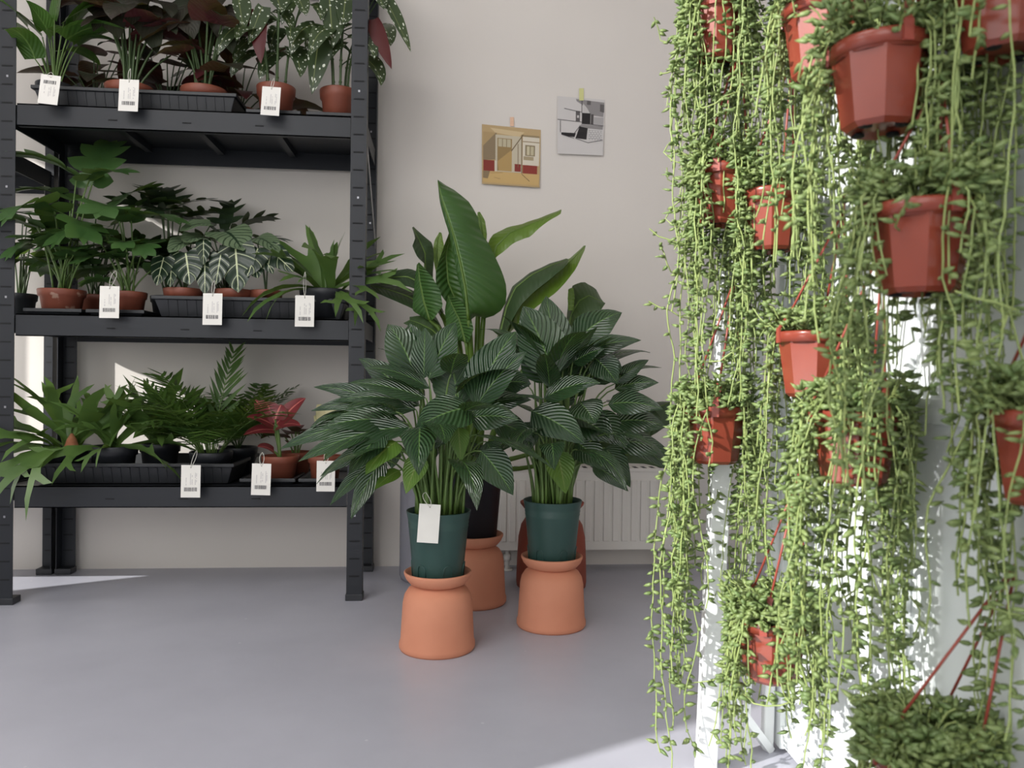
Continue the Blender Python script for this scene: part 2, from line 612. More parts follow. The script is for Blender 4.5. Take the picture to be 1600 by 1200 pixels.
su = thing('shelving_unit', 'tall black metal shelving unit with three shelves of potted plants', 'shelving unit', ((XA + XB) / 2, (YF + YB) / 2, 0))
HT = 2.32
for (x, y, sx, fr) in ((XA, YF, 1, True), (XB, YF, -1, True), (XA + 0.0, YB, 1, False), (XB - 0.0, YB, -1, False)):
    b = MB(); post(b, x, y, sx, HT, fr)
    o = b.build('post', [M['black_metal'], M['slot'], M['rivet']], su)
    b = MB(); foot_(b, x, y if fr else y - 0.042); b.build('foot', M['blackpot'], o, 0.002)
for zi, z in enumerate(LV + [2.3]):  # topmost level is unseen, added to shade the top-shelf plants
    xa, xb = XA + 0.028, XB - 0.028
    for (y0, y1) in ((YF + 0.002, YF + 0.006), (YB - 0.006, YB - 0.002)):
        b = MB()
        b.box(xa, xb, y0, y1, z - 0.072, z)
        if y0 < 2.9:
            b.box(xa, xb, y0, y0 + 0.03, z - 0.004, z)
            b.box(xa, xb, y0, y0 + 0.022, z - 0.072, z - 0.069)
            for q in (0.28, 0.5, 0.72):
                xm = xa + (xb - xa) * q
                b.box(xm - 0.014, xm + 0.014, y0 - 0.0012, y0, z - 0.045, z - 0.041, 1)
        b.build('front_beam' if y0 < 2.9 else 'rear_beam', [M['black_metal'], M['slot']], su)
    for x in (XA - 0.02, XB + 0.016):
        b = MB(); b.box(x, x + 0.004, YF + 0.05, YB - 0.05, z - 0.06, z); b.build('side_beam', M['black_metal'], su)
    b = MB(); b.box(XA - 0.015, XB + 0.015, YF + 0.008, YB - 0.008, z - 0.010, z - 0.004); b.build('shelf_board', M['black_metal'], su)
    for q in (0.25, 0.5, 0.75):
        xm = xa + (xb - xa) * q
        b = MB(); b.box(xm - 0.012, xm + 0.012, YF + 0.03, YB - 0.03, z - 0.034, z - 0.011); b.build('cross_bar', M['black_metal'], su)
for x in (XB + 0.024,):
    for (z0, z1) in ((1.56, 1.25),):
        b = MB(); b.bar(V((x, YF + 0.02, z0)), V((x, YB - 0.02, z1)), 0.003, 0.03); b.build('side_brace', M['rivet'], su)
# end frame of the neighbouring unit at the left edge
nx = XA - 0.068
su2 = thing('shelving_unit', 'end upright of a neighbouring black shelving unit cut by the left edge', 'shelving unit', (nx, 2.9, 0))
for (y, fr) in ((YF, True), (YB, False)):
    b = MB(); post(b, nx, y, -1, HT, fr)
    o = b.build('post', [M['black_metal'], M['slot'], M['rivet']], su2)
    b = MB(); foot_(b, nx, y if fr else y - 0.042); b.build('foot', M['blackpot'], o, 0.002)
for z in [LV[2] + 0.05, 1.505, 2.3]:
    b = MB(); b.box(nx + 0.016, nx + 0.02, YF + 0.05, YB - 0.05, z - 0.06, z); b.build('side_beam', M['black_metal'], su2)


for zz in (LV[2] + 0.05, 1.505):
    for (y0, y1) in ((YF + 0.002, YF + 0.006), (YB - 0.006, YB - 0.002)):
        b = MB(); b.box(-2.56, nx - 0.028, y0, y1, zz - 0.072, zz); b.build('front_beam' if y0 < 2.9 else 'rear_beam', M['black_metal'], su2)
    b = MB(); b.box(-2.56, nx + 0.01, YF + 0.008, YB - 0.008, zz - 0.010, zz - 0.004); b.build('shelf_board', M['black_metal'], su2)
for yy in (YF, YB - 0.045):
    b = MB(); b.box(-2.575, -2.561, yy, yy + 0.045, 0.0, HT); b.build('post', M['black_metal'], su2)


# ------------------------------------------------------------------ trays
def tray(x0, x1, y0, y1, z, h, label, ribs=True):
    t = thing('seed_tray', label, 'tray', ((x0 + x1) / 2, (y0 + y1) / 2, z), 'black plastic trays on the shelving')
    b = MB()
    i = 0.018 if h > 0.04 else 0.006
    w = 0.003
    lip = 0.008
    b.rect_loft([(x0 + i, x1 - i, y0 + i, y1 - i, z), (x0, x1, y0, y1, z + h - 0.012), (x0 - lip, x1 + lip, y0 - lip, y1 + lip, z + h - 0.012),
                 (x0 - lip, x1 + lip, y0 - lip, y1 + lip, z + h), (x0 + w, x1 - w, y0 + w, y1 - w, z + h), (x0 + i + w, x1 - i - w, y0 + i + w, y1 - i - w, z + 0.003)])
    b.build('tray_body', M['tray'], t, 0.002)
    if ribs:
        b = MB()
        n = int((x1 - x0 - 0.08) / 0.028)
        for k in range(n):
            x = x0 + 0.04 + (x1 - x0 - 0.08) * k / (n - 1)
            f = 0.6
            b.bar(V((x, y0 + i - 0.001, z + 0.004)), V((x, y0 - 0.0005, z + h - 0.014)), 0.009, 0.004, V((0, -1, 0)))
        b.build('ribs', M['tray'], t)
    return z + 0.003


ZT, ZM, ZB = LV[0] + 0.001, LV[1] + 0.001, LV[2] + 0.001
XX = lambda px, py, Y: onY(px, py, Y).x
tray(XX(52, 140, 2.72), XX(366, 150, 2.72), 2.725, 3.08, ZT, 0.07, 'long black ribbed tray on the top shelf holding dark-leaved plants')
tray(XX(388, 178, 2.72), XX(466, 178, 2.72), 2.725, 3.08, ZT, 0.02, 'shallow black tray under the tagged spotted plant on top shelf', False)
tray(XX(482, 178, 2.72), XX(551, 178, 2.72), 2.725, 3.08, ZT, 0.02, 'shallow black tray at the right end of the top shelf', False)
tray(XX(40, 480, 2.72), XX(124, 480, 2.72), 2.725, 3.08, ZM, 0.02, 'shallow black tray at the left end of the middle shelf', False)
tray(XX(138, 480, 2.72), XX(222, 480, 2.72), 2.725, 3.08, ZM, 0.02, 'shallow black tray on middle shelf left of the long ribbed tray', False)
tray(XX(240, 470, 2.72), XX(538, 480, 2.72), 2.725, 3.08, ZM, 0.07, 'long black ribbed tray on the middle shelf under white-veined plants')
tray(XX(48, 740, 2.72), XX(362, 740, 2.72), 2.725, 3.08, ZB, 0.07, 'long black ribbed tray on the bottom shelf under staghorn ferns and palm')
tray(XX(378, 740, 2.72), XX(458, 740, 2.72), 2.725, 3.08, ZB, 0.02, 'shallow black tray under the red-leaved plant on bottom shelf', False)
tray(XX(470, 740, 2.72), XX(545, 740, 2.72), 2.725, 3.08, ZB, 0.02, 'shallow black tray at the right end of the bottom shelf', False)


# ------------------------------------------------------------------ pots and small plants
def make_pot(root, c, R, h, mat, rimh=None, soil=True):
    b = MB()
    rb = R * 0.76
    rimh = rimh or h * 0.26
    rr = R * 0.93
    zt = h - rimh
    rs = rb + (rr - rb) * zt / h
    b.lathe([(rb * 0.9, 0.0), (rb, 0.002), (rs, zt - 0.003), (R * 0.965, zt), (R, h - 0.002), (R * 0.985, h), (R * 0.94, h - 0.001), (R * 0.9, h * 0.82)], c, 36)
    b.build('pot', mat, root)
    if soil:
        b = MB(); b.lathe([(R * 0.9, h * 0.80), (R * 0.5, h * 0.84), (0.0001, h * 0.85)], c, 24); b.build('soil', M['soil'], root)


def stalk(sm, b0, end, r0=0.0032, r1=0.002, bow=0.6, n=7):
    c = b0 + V(((end.x - b0.x) * 0.3, (end.y - b0.y) * 0.3, (end.z - b0.z) * (0.4 + 0.3 * bow)))
    pts = bez(b0, c, end, n)
    sm.tube(pts, [r0 + (r1 - r0) * i / (n - 1) for i in range(n)], 5)
    return (pts[-1] - pts[-2]).normalized()


def pix_spine(base, tip, bow=0.12, n=9, up=V((0, 0, 1))):
    L = (tip - base).length
    mid = (base + tip) / 2 + up * (bow * L)
    return bez(base, mid, tip, n)


CAMN = -CF


def pl(mb, base, tip, w, hint=None, bow=0.12, prof=lance, fold=0.15, m=2, **k):
    if hint is None:
        hint = CAMN * 0.7 + V((0, 0, 0.7))
    mb.ribbon(pix_spine(base, tip, bow), hint, w, prof, fold, m, **k)


class Frame2D:                       # bent leaf plane: (x across, y along) -> 3D
    def __init__(self, base, az, p0, p1, L, roll=0.0, n=12):
        self.pts = integ(base, az, p0, p1, L, n)
        self.L = L; self.n = n; self.roll = roll

    def at(self, x, y, bend=0.0):
        q = y * (self.n - 1)
        i = int(max(0, min(self.n - 2, math.floor(q))))
        f = q - i
        p = self.pts[i] + (self.pts[i + 1] - self.pts[i]) * f
        T = (self.pts[i + 1] - self.pts[i]).normalized()
        S = T.cross(V((0, 0, 1)))
        S = S.normalized() if S.length > 1e-3 else V((1, 0, 0))
        N = S.cross(T)
        c, s = math.cos(self.roll), math.sin(self.roll)
        S, N = S * c + N * s, N * c - S * s
        return p + S * (x * self.L) + N * (bend * abs(x) * self.L)


def strip(mb, fr, pts, wid, bend=0.0, up=0.02):
    n = len(pts)
    vv, uv, ff = [], [], []
    for i, (x, y) in enumerate(pts):
        x0, y0 = pts[max(0, i - 1)]
        x1, y1 = pts[min(n - 1, i + 1)]
        dx, dy = x1 - x0, y1 - y0
        l = math.hypot(dx, dy) or 1
        nx_, ny_ = dy / l, -dx / l
        w = wid[i]
        for k in (-1, 0, 1):
            a = fr.at(x + nx_ * w * k, y + ny_ * w * k, bend)
            vv.append(a)
            uv.append((0.5 + 0.5 * k, i / (n - 1)))
    for i in range(n - 1):
        for k in (0, 1):
            ff.append((i * 3 + k, i * 3 + k + 1, i * 3 + k + 4, i * 3 + k + 3))
    mb.add(vv, ff, uv)


def lobed(mb, fr, rng, pairs=4, spread=0.42, lw=0.085):
    strip(mb, fr, [(0, -0.02), (0, 0.3), (0, 0.6), (0, 0.82), (0, 1.0)], [0.05, 0.15, 0.14, 0.1, 0.0])
    for k in range(pairs):
        y = 0.06 + 0.6 * k / (pairs - 1)
        ln = spread * (1.0 - 0.12 * abs(k - 1.2)) * rng.uniform(0.9, 1.1)
        g = [-0.32, 0.12, 0.45, 0.8][min(3, int(k * 4 / pairs))]
        for s in (-1, 1):
            pp, ww = [], []
            for q in range(6):
                t = q / 5
                pp.append((s * ln * t * math.cos(g), y + ln * t * math.sin(g) + 0.05 * t * t))
                ww.append(lw * (0.75 + 0.55 * math.sin(PI * t * 0.9)) * (1 - t ** 4))
            strip(mb, fr, pp, ww, 0.12)


def antler(mb, fr, rng, w0=0.045, split=0.45):
    s = rng.choice((-1, 1))
    strip(mb, fr, [(0, 0), (0, 0.15), (0, 0.3), (0.0, split), (0, split + 0.1)], [w0 * 0.6, w0, w0 * 1.25, w0 * 2.1, w0 * 2.2], 0.35)
    for sg, ln in ((-1, 1.0), (1, rng.uniform(0.8, 1.05))):
        a = sg * w0 * 1.1
        e = sg * rng.uniform(0.12, 0.22)
        strip(mb, fr, [(a, split + 0.06), (a * 1.2 + e * 0.3, split + 0.22), (e * 0.9, split + 0.38 * ln), (e * 1.1, split + 0.55 * ln)], [w0 * 1.15, w0 * 0.85, w0 * 0.7, 0.0], 0.3)
        if rng.random() < 0.75:
            strip(mb, fr, [(a, split + 0.08), (a + sg * 0.1, split + 0.2), (a + sg * 0.22, split + 0.26 * ln), (a + sg * 0.3, split + 0.27)], [w0 * 0.9, w0 * 0.75, w0 * 0.5, 0.0], 0.3)


def frond(sm, lm, base, az, p0, p1, L, rng, n=13, ll=0.36, lw=0.02, rise=0.55):
    fr = Frame2D(base, az, p0, p1, L)
    sm.tube(fr.pts, [0.0022 - 0.0016 * i / (fr.n - 1) for i in range(fr.n)], 4)
    for k in range(n):
        y = 0.24 + 0.74 * k / (n - 1)
        l = ll * (1 - 0.55 * (k / (n - 1)) ** 1.5) * (0.65 + 0.35 * min(1, k / 3)) * rng.uniform(0.9, 1.1)
        for s in (-1, 1):
            g = rise + rng.uniform(-0.08, 0.08)
            pp = [(s * l * t * math.cos(g), y + l * t * math.sin(g)) for t in (0, 0.3, 0.65, 1.0)]
            strip(lm, fr, pp, [lw * 0.4, lw, lw * 0.85, 0.0], rng.uniform(-0.25, 0.15))


SHELF_LABEL_GROUP = None


def potted(name, label, cat, px, Y, z, R, h, potmat, group=None, dy=0):
    x = XX(px, 300, Y) if z > 1.3 else XX(px, 450, Y) if z > 0.7 else XX(px, 720, Y)
    c = V((x, Y, z))
    t = thing(name, label, cat, c, group)
    make_pot(t, c, R, h, potmat)
    return t, c, V((x, Y, z + h * 0.84))


def fin(t, sm, lm, smat, lmat, lname='foliage'):
    if sm and sm.f:
        sm.build('stems', smat, t)
    if lm.f:
        lm.build(lname, lmat, t)


def gen_leafy(px, Y, z, R, h, potmat, name, label, cat, seed, n, hgt, rad, L, Wd, prof, smat, lmat, p0=(0.2, 0.9), p1=(-1.0, -0.1), fold=0.12,
              azr=(0, 2 * PI), back=0.0, wav=0.0, group=None, r0=0.0032):
    t, c, s = potted(name, label, cat, px, Y, z, R, h, potmat, group)
    rng = random.Random(seed)
    sm, lm = MB(), MB()
    for i in range(n):
        az = azr[0] + (azr[1] - azr[0]) * ((i * 0.618 + rng.uniform(-0.08, 0.08)) % 1.0)
        hh = rng.uniform(*hgt)
        rr = rng.uniform(*rad) * (1.2 - 0.5 * (hh - hgt[0]) / (hgt[1] - hgt[0] + 1e-6))
        e = s + V((math.cos(az) * rr, math.sin(az) * rr, hh))
        st = s + V((math.cos(az), math.sin(az), 0)) * (R * 0.35 * rng.random())
        stalk(sm, st, e, r0, r0 * 0.6)
        lmn = rng.uniform(*L)
        pts = integ(e, az + rng.uniform(-0.5, 0.5), rng.uniform(*p0), rng.uniform(*p1), lmn)
        if pts[-1].y > YW - 0.02 or e.y > YW - 0.02 or max(q.y for q in pts) > YW - 0.03:
            k = min(0.9, (YW - 0.04 - e.y) / max(0.01, max(q.y for q in pts) - e.y))
            pts = [V((q.x, e.y + (q.y - e.y) * k, q.z)) for q in pts]
        hint = V((rng.uniform(-0.2, 0.2), rng.uniform(-0.35, 0.1), 1.0))
        lm.ribbon(pts, hint, lmn * Wd * rng.uniform(0.9, 1.1), prof, fold, 2, back, wav, rng.uniform(0, 6))
    return t, c, s, sm, lm, rng


# ---- top shelf
TZ = ZT + 0.004
a = gen_leafy(84, 2.80, TZ, 0.058, 0.095, M['blackpot'], 'potted_peace_lily', 'bright green broad-leaved plant in a black pot, first on the top shelf', 'plant', 1, 11,
              (0.08, 0.22), (0.02, 0.10), (0.16, 0.22), 0.42, ovate, M['stem'], M['lily'], (0.5, 1.1), (-0.7, 0.4))
for (bx, by, tx, ty, w) in ((73, 45, 40, 0, 0.085), (85, 30, 105, -40, 0.09), (100, 35, 150, 8, 0.07), (80, 60, 45, 30, 0.05), (98, 45, 160, 35, 0.06)):
    e = onY(bx, by, 2.76); stalk(a[3], a[2], e); pl(a[4], e, onY(tx, ty, 2.70), w, bow=0.1, prof=ovate)
fin(a[0], a[3], a[4], M['stem'], M['lily'])
for px, sd_, lab in ((201, 11, 'dark-leaved plant in a terracotta-coloured pot behind the second tag on top shelf'), (318, 12, 'dark-leaved plant in a terracotta-coloured pot, third on the top shelf')):
    a = gen_leafy(px, 2.80, TZ, 0.078, 0.098, M['redpot'], 'potted_philodendron', lab, 'plant', sd_, 12,
                  (0.06, 0.3), (0.03, 0.13), (0.15, 0.22), 0.62, heart, M['dstem'], M['dark'], (-0.3, 0.7), (-1.2, -0.3), 0.1, back=0.12, wav=0.03, r0=0.005)
    for (bx, by, tx, ty, w) in ((px - 40, 5, px - 15, 62, 0.12), (px + 20, 15, px + 45, 85, 0.11), (px - 15, 0, px - 55, 50, 0.10), (px + 10, -10, px + 5, 40, 0.13), (px + 50, 25, px + 75, 55, 0.06)):
        e = onY(bx, by, 2.78); stalk(a[3], a[2], e, 0.005, 0.003); pl(a[4], e, onY(tx, ty, 2.71), w, bow=0.2, prof=heart, wav=0.03)
    fin(a[0], a[3], a[4], M['dstem'], M['dark'])
a = gen_leafy(150, 2.99, TZ, 0.06, 0.095, M['blackpot'], 'potted_philodendron', 'olive-leaved plant in the back row behind the first two top-shelf plants', 'plant', 13, 14,
              (0.03, 0.22), (0.03, 0.13), (0.14, 0.2), 0.6, heart, M['dstem'], M['dark'], (-0.2, 0.6), (-1.1, -0.2), back=0.12)
fin(a[0], a[3], a[4], M['dstem'], M['dark'])
a = gen_leafy(262, 2.99, TZ, 0.06, 0.095, M['blackpot'], 'potted_philodendron', 'dark plant in the back row between two terracotta-coloured pots on top shelf', 'plant', 14, 16,
              (0.02, 0.24), (0.03, 0.14), (0.14, 0.2), 0.6, heart, M['dstem'], M['dark'], (-0.2, 0.6), (-1.1, -0.2), back=0.12)
fin(a[0], a[3], a[4], M['dstem'], M['dark'])
a = gen_leafy(372, 2.99, TZ, 0.07, 0.095, M['redpot'], 'potted_cordyline', 'burgundy-leaved plant in the back row left of the spotted plants on top shelf', 'plant', 15, 16,
              (0.02, 0.26), (0.03, 0.12), (0.16, 0.24), 0.4, ovate, M['dstem'], M['darkred'], (-0.2, 0.8), (-1.3, -0.3))
fin(a[0], a[3], a[4], M['dstem'], M['darkred'])


def begonia(px, Y, label, seed, keys, ncane):
    t, c, s = potted('potted_begonia', label, 'plant', px, Y, ZT + 0.004, 0.066, 0.115, M['redpot'])
    rng = random.Random(seed)
    sm, lm = MB(), MB()
    canes = []
    for i in range(ncane):
        az = i * 2.4 + rng.random()
        b0 = s + V((math.cos(az), math.sin(az), 0)) * 0.03
        top = b0 + V((math.cos(az) * 0.05, math.sin(az) * 0.04, rng.uniform(0.2, 0.36)))
        pts = bez(b0, b0 + V((0, 0, 0.15)), top, 8)
        sm.tube(pts, [0.0045] * 4 + [0.0038] * 4, 6)
        for q in pts[1:-1:2]:
            sm.tube([q - V((0, 0, 0.002)), q + V((0, 0, 0.002))], 0.0062, 6)
        canes.append(pts)
    for i in range(14):
        pt = rng.choice(canes)[rng.randint(3, 7)]
        az = rng.uniform(0, 2 * PI)
        e = pt + V((math.cos(az) * 0.06, math.sin(az) * 0.05, 0.03))
        if e.y > YW - 0.12:
            e.y = YW - 0.12
        stalk(sm, pt, e, 0.0025, 0.0018)
        L = rng.uniform(0.12, 0.17)
        pts = integ(e, az if math.sin(az) < 0.4 else -az, rng.uniform(-0.6, 0.2), -1.5, L)
        lm.ribbon(pts, V((0.1, -0.6, 0.6)), L * 0.42, ovate, 0.1, 2, 0.12, 0.02, rng.random() * 6, wl=1.3, wr=0.7)
    for (bx, by, tx, ty, w, y0) in keys:
        e = onY(bx, by, Y - 0.07)
        pt = min(canes, key=lambda q: (q[5] - e).length)[5]
        stalk(sm, pt, e, 0.0025, 0.0018)
        lm.ribbon(pix_spine(e, onY(tx, ty, Y - 0.10), 0.08), V((0.15, -1, 0.35)) if y0 else V((0, 1, -0.3)), w, ovate, 0.08, 2, 0.1, 0.02, bx, wl=1.25, wr=0.75)
    fin(t, sm, lm, M['dstem'], M['begonia'])


begonia(430, 2.79, 'white-spotted begonia with a tag, in the taller terracotta-coloured pot on top shelf', 21,
        [(372, -5, 380, 48, 0.06, 1), (410, 10, 388, 70, 0.055, 1), (405, 15, 408, 100, 0.06, 0), (430, -10, 440, 20, 0.07, 1), (465, -5, 478, 25, 0.05, 1)], 5)
begonia(528, 2.80, 'white-spotted begonia in the last pot beside the right post on top shelf', 22,
        [(514, -8, 520, 75, 0.09, 1), (500, 45, 487, 148, 0.08, 1), (540, -5, 535, 40, 0.08, 1), (598, -8, 642, 82, 0.045, 1), (585, 30, 612, 108, 0.055, 0), (590, -10, 600, 15, 0.05, 1)], 6)

# ---- middle shelf
MZ = ZM + 0.004


def lobed_plant(px, Y, z, R, h, potmat, name, label, seed, leaves, smat, lmat, pairs=4, spread=0.42, lw=0.105, r0=0.0035, LS=1.42, extra=7, eh=(0.08, 0.2)):
    t, c, s = potted(name, label, 'plant', px, Y, z, R, h, potmat)
    rng = random.Random(seed)
    sm, lm = MB(), MB()
    for (bx, by, az, p0, p1, L, yy) in leaves:
        e = onY(bx, by, yy)
        stalk(sm, s + V((rng.uniform(-0.02, 0.02), rng.uniform(-0.02, 0.02), 0)), e, r0, r0 * 0.7)
        fr = Frame2D(e, az, p0 + 0.15, p1, L * LS, rng.uniform(-0.25, 0.25))
        lobed(lm, fr, rng, pairs, spread, lw)
    for k in range(extra):
        az = k * 2.4 + seed
        if math.sin(az) > 0.2 and Y > 2.9:
            az = -az
        e = s + V((math.cos(az) * rng.uniform(0.04, 0.1), math.sin(az) * rng.uniform(0.03, 0.07), rng.uniform(*eh)))
        stalk(sm, s + V((rng.uniform(-0.02, 0.02), rng.uniform(-0.02, 0.02), 0)), e, r0, r0 * 0.7)
        lobed(lm, Frame2D(e, az + rng.uniform(-0.4, 0.4), rng.uniform(0.1, 0.8), rng.uniform(-1.2, -0.3), rng.uniform(0.15, 0.2), rng.uniform(-0.3, 0.3)), rng, pairs, spread, lw)
    for q in lm.v:
        q.y = min(q.y, YW - 0.012)
    for k in range(4):
        az = rng.uniform(0, 2 * PI)
        sm.tube(bez(s, s + V((0, 0, 0.04)), s + V((math.cos(az) * 0.04, math.sin(az) * 0.03, 0.09)), 5), [0.004, 0.0035, 0.003, 0.002, 0.001], 5)
    fin(t, sm, lm, smat, lmat)


D = math.radians
lobed_plant(97, 2.80, MZ, 0.075, 0.085, M['stainpot'], 'potted_philodendron', 'lobed philodendron in a stained terracotta-coloured pot, first on the middle shelf', 31,
            [(60, 355, D(200), 0.3, -0.9, 0.15, 2.72), (45, 335, D(160), 0.2, -0.6, 0.13, 2.72), (85, 330, D(250), 0.2, -1.2, 0.17, 2.72), (120, 350, D(300), 0.1, -1.2, 0.16, 2.72),
             (145, 285, D(80), 1.2, 0.5, 0.17, 2.82), (120, 275, D(200), 0.5, -0.3, 0.16, 2.80), (140, 280, D(330), 0.3, -0.5, 0.14, 2.78), (110, 310, D(180), 0.4, -0.5, 0.15, 2.85), (70, 375, D(230), -0.2, -1.2, 0.11, 2.74)],
            M['stem'], M['selloum'])
lobed_plant(152, 2.98, MZ, 0.07, 0.085, M['redpot'], 'potted_philodendron', 'lobed philodendron in the shaded back row between two front pots on the middle shelf', 32,
            [(150, 340, D(100), 0.6, 0.0, 0.14, 3.0), (180, 350, D(30), 0.5, -0.3, 0.14, 2.98), (130, 360, D(200), 0.3, -0.7, 0.13, 2.95), (160, 390, D(270), 0, -1.0, 0.12, 2.92), (200, 330, D(10), 0.4, -0.2, 0.15, 2.98)],
            M['dstem'], M['selloum'])
lobed_plant(200, 2.80, MZ, 0.062, 0.082, M['redpot'], 'potted_philodendron', 'lobed philodendron in the tagged terracotta-coloured pot left of the ribbed middle tray', 33,
            [(190, 340, D(270), 0.4, -1.0, 0.16, 2.76), (165, 365, D(230), 0.2, -1.2, 0.15, 2.74), (205, 345, D(340), 0.3, -0.7, 0.15, 2.76), (180, 320, D(60), 0.7, 0.1, 0.15, 2.82), (215, 385, D(300), 0.1, -1.1, 0.11, 2.74), (150, 370, D(190), 0.1, -0.8, 0.14, 2.73), (170, 440, D(200), 0.2, -0.9, 0.07, 2.74)],
            M['stem'], M['selloum'])
lobed_plant(262, 2.99, MZ + 0.003, 0.06, 0.085, M['blackpot'], 'potted_aralia', 'tall dark lobed plant at the back of the ribbed middle tray, left part', 34,
            [(262, 330, D(110), 0.9, 0.3, 0.14, 2.99), (255, 330, D(190), 0.3, -0.3, 0.14, 2.98), (270, 325, D(0), 0.4, -0.4, 0.15, 2.98), (262, 335, D(270), 0.1, -0.8, 0.12, 2.95), (285, 340, D(340), 0.2, -0.3, 0.13, 2.98), (250, 320, D(140), 0.8, 0.2, 0.12, 3.0)],
            M['dstem'], M['aralia'], 4, 0.45, 0.06)
lobed_plant(352, 2.99, MZ + 0.003, 0.06, 0.085, M['blackpot'], 'potted_aralia', 'dark lobed plant rising behind the white-veined leaves in the ribbed middle tray', 35,
            [(350, 365, D(90), 1.2, 0.6, 0.13, 2.99), (345, 365, D(180), 0.6, 0.0, 0.13, 2.98), (365, 360, D(20), 0.6, -0.1, 0.13, 2.98), (335, 375, D(190), 0.2, -0.6, 0.12, 2.95), (385, 375, D(350), 0.2, -0.5, 0.12, 2.97)],
            M['dstem'], M['aralia'], 4, 0.42, 0.06)


def alocasia(px, label, seed, keys, pale, R=0.066):
    t, c, s = potted('potted_alocasia', label, 'plant', px, 2.80, MZ + 0.002, R, 0.095, M['redpot'])
    rng = random.Random(seed)
    sm = MB()
    for (bx, by, tx, ty, w) in keys:
        e, tp = onY(bx, by, 2.745), onY(tx, ty, 2.715)
        stalk(sm, s, e, 0.003, 0.002)
        lm = MB()
        pl(lm, e, tp + (tp - e) * 0.12, w * 1.4, V((rng.uniform(-0.25, 0.25), -1, 0.4)), 0.06, heart, -0.06, 3, back=0.18, wav=0.01)
        lm.build('leaf', M['alo'], t)
    for (bx, by, tx, ty, w) in pale:
        e, tp = onY(bx, by, 2.80), onY(tx, ty, 2.74)
        stalk(sm, s, e, 0.003, 0.002)
        lm = MB()
        pl(lm, e, tp + (tp - e) * 0.2, w * 1.2, V((0, -0.6, 1)), 0.2, heart, 0.1, 3, back=0.1, wav=0.03)
        lm.build('leaf', M['alo_pale'], t)
    sm.build('stems', M['dstem'], t)


alocasia(287, 'white-veined alocasia in the left pot of the ribbed middle tray', 41,
         [(256, 402, 246, 442, 0.055), (290, 395, 296, 440, 0.085), (268, 410, 266, 445, 0.04), (318, 375, 318, 410, 0.035), (320, 410, 320, 455, 0.05)],
         [(300, 375, 270, 392, 0.09), (330, 350, 290, 360, 0.07)])
alocasia(366, 'white-veined alocasia in the tagged middle pot of the ribbed middle tray', 42,
         [(345, 398, 338, 440, 0.05), (368, 388, 372, 450, 0.095), (395, 405, 402, 432, 0.05)],
         [(352, 362, 375, 388, 0.13), (320, 372, 292, 378, 0.1)])
alocasia(416, 'white-veined alocasia half hidden left of the black pot in the ribbed middle tray', 43,
         [(403, 388, 388, 428, 0.075), (420, 390, 455, 422, 0.06), (408, 396, 425, 425, 0.04)],
         [(400, 372, 430, 392, 0.08)], 0.055)


def staghorn(px, Y, z, R, h, label, seed, leaves, husk=None, square=False):
    x = XX(px, 450, Y) if z > 0.7 else XX(px, 720, Y)
    c = V((x, Y, z))
    t = thing('potted_staghorn_fern', label, 'plant', c)
    make_pot(t, c, R, h, M['blackpot'])
    rng = random.Random(seed)
    lm = MB()
    s = c + V((0, 0, h * 0.9))
    for (dx, dy, az, p0, p1, L, w) in leaves:
        fr = Frame2D(s + V((dx, dy, 0)), az, p0, p1, L * 1.15, rng.uniform(-0.7, 0.7), 14)
        antler(lm, fr, rng, w * 0.9, rng.uniform(0.4, 0.5))
    for k in range(5):
        az = k * 1.3 + seed
        fr = Frame2D(s + V((rng.uniform(-0.03, 0.03), rng.uniform(-0.03, 0.03), 0)), az, rng.uniform(0.6, 1.3), rng.uniform(-0.6, 0.6), rng.uniform(0.2, 0.3), rng.uniform(-0.5, 0.5), 14)
        antler(lm, fr, rng, rng.uniform(0.05, 0.08), rng.uniform(0.4, 0.55))
    for q in lm.v:
        q.y = min(q.y, YW - 0.012)
    lm.build('fronds', M['stag'], t)
    if husk:
        b = MB()
        b.lathe([(0.001, -0.02), (0.018, 0.0), (0.023, 0.015), (0.015, 0.04), (0.004, 0.06)], s + V(husk), 12)
        b.build('shield_frond', M['husk'], t)


staghorn(508, 2.79, MZ + 0.002, 0.088, 0.10, 'staghorn fern in a round black pot at the right end of the middle shelf', 51,
         [(0, 0, D(100), 1.3, 0.6, 0.24, 0.06), (0, 0, D(170), 0.9, 0.2, 0.28, 0.06), (0.02, 0, D(20), 1.1, 0.3, 0.26, 0.06), (0, -0.02, D(200), 0.4, -1.1, 0.26, 0.05),
          (0.02, -0.02, D(330), 0.5, -0.9, 0.26, 0.055), (0.04, -0.03, D(290), 0.1, -1.4, 0.2, 0.05), (-0.03, -0.04, D(225), 0.2, -1.35, 0.24, 0.05), (0, 0, D(140), 1.1, 0.6, 0.26, 0.07),
          (0.05, 0, D(350), 0.8, 0.0, 0.22, 0.06), (0.0, 0, D(60), 1.3, 0.9, 0.22, 0.05), (-0.02, 0, D(250), 0.7, -0.6, 0.18, 0.06), (0.06, -0.03, D(310), 0.0, -1.5, 0.19, 0.05), (0, 0.02, D(185), 0.7, 0.3, 0.24, 0.07)])

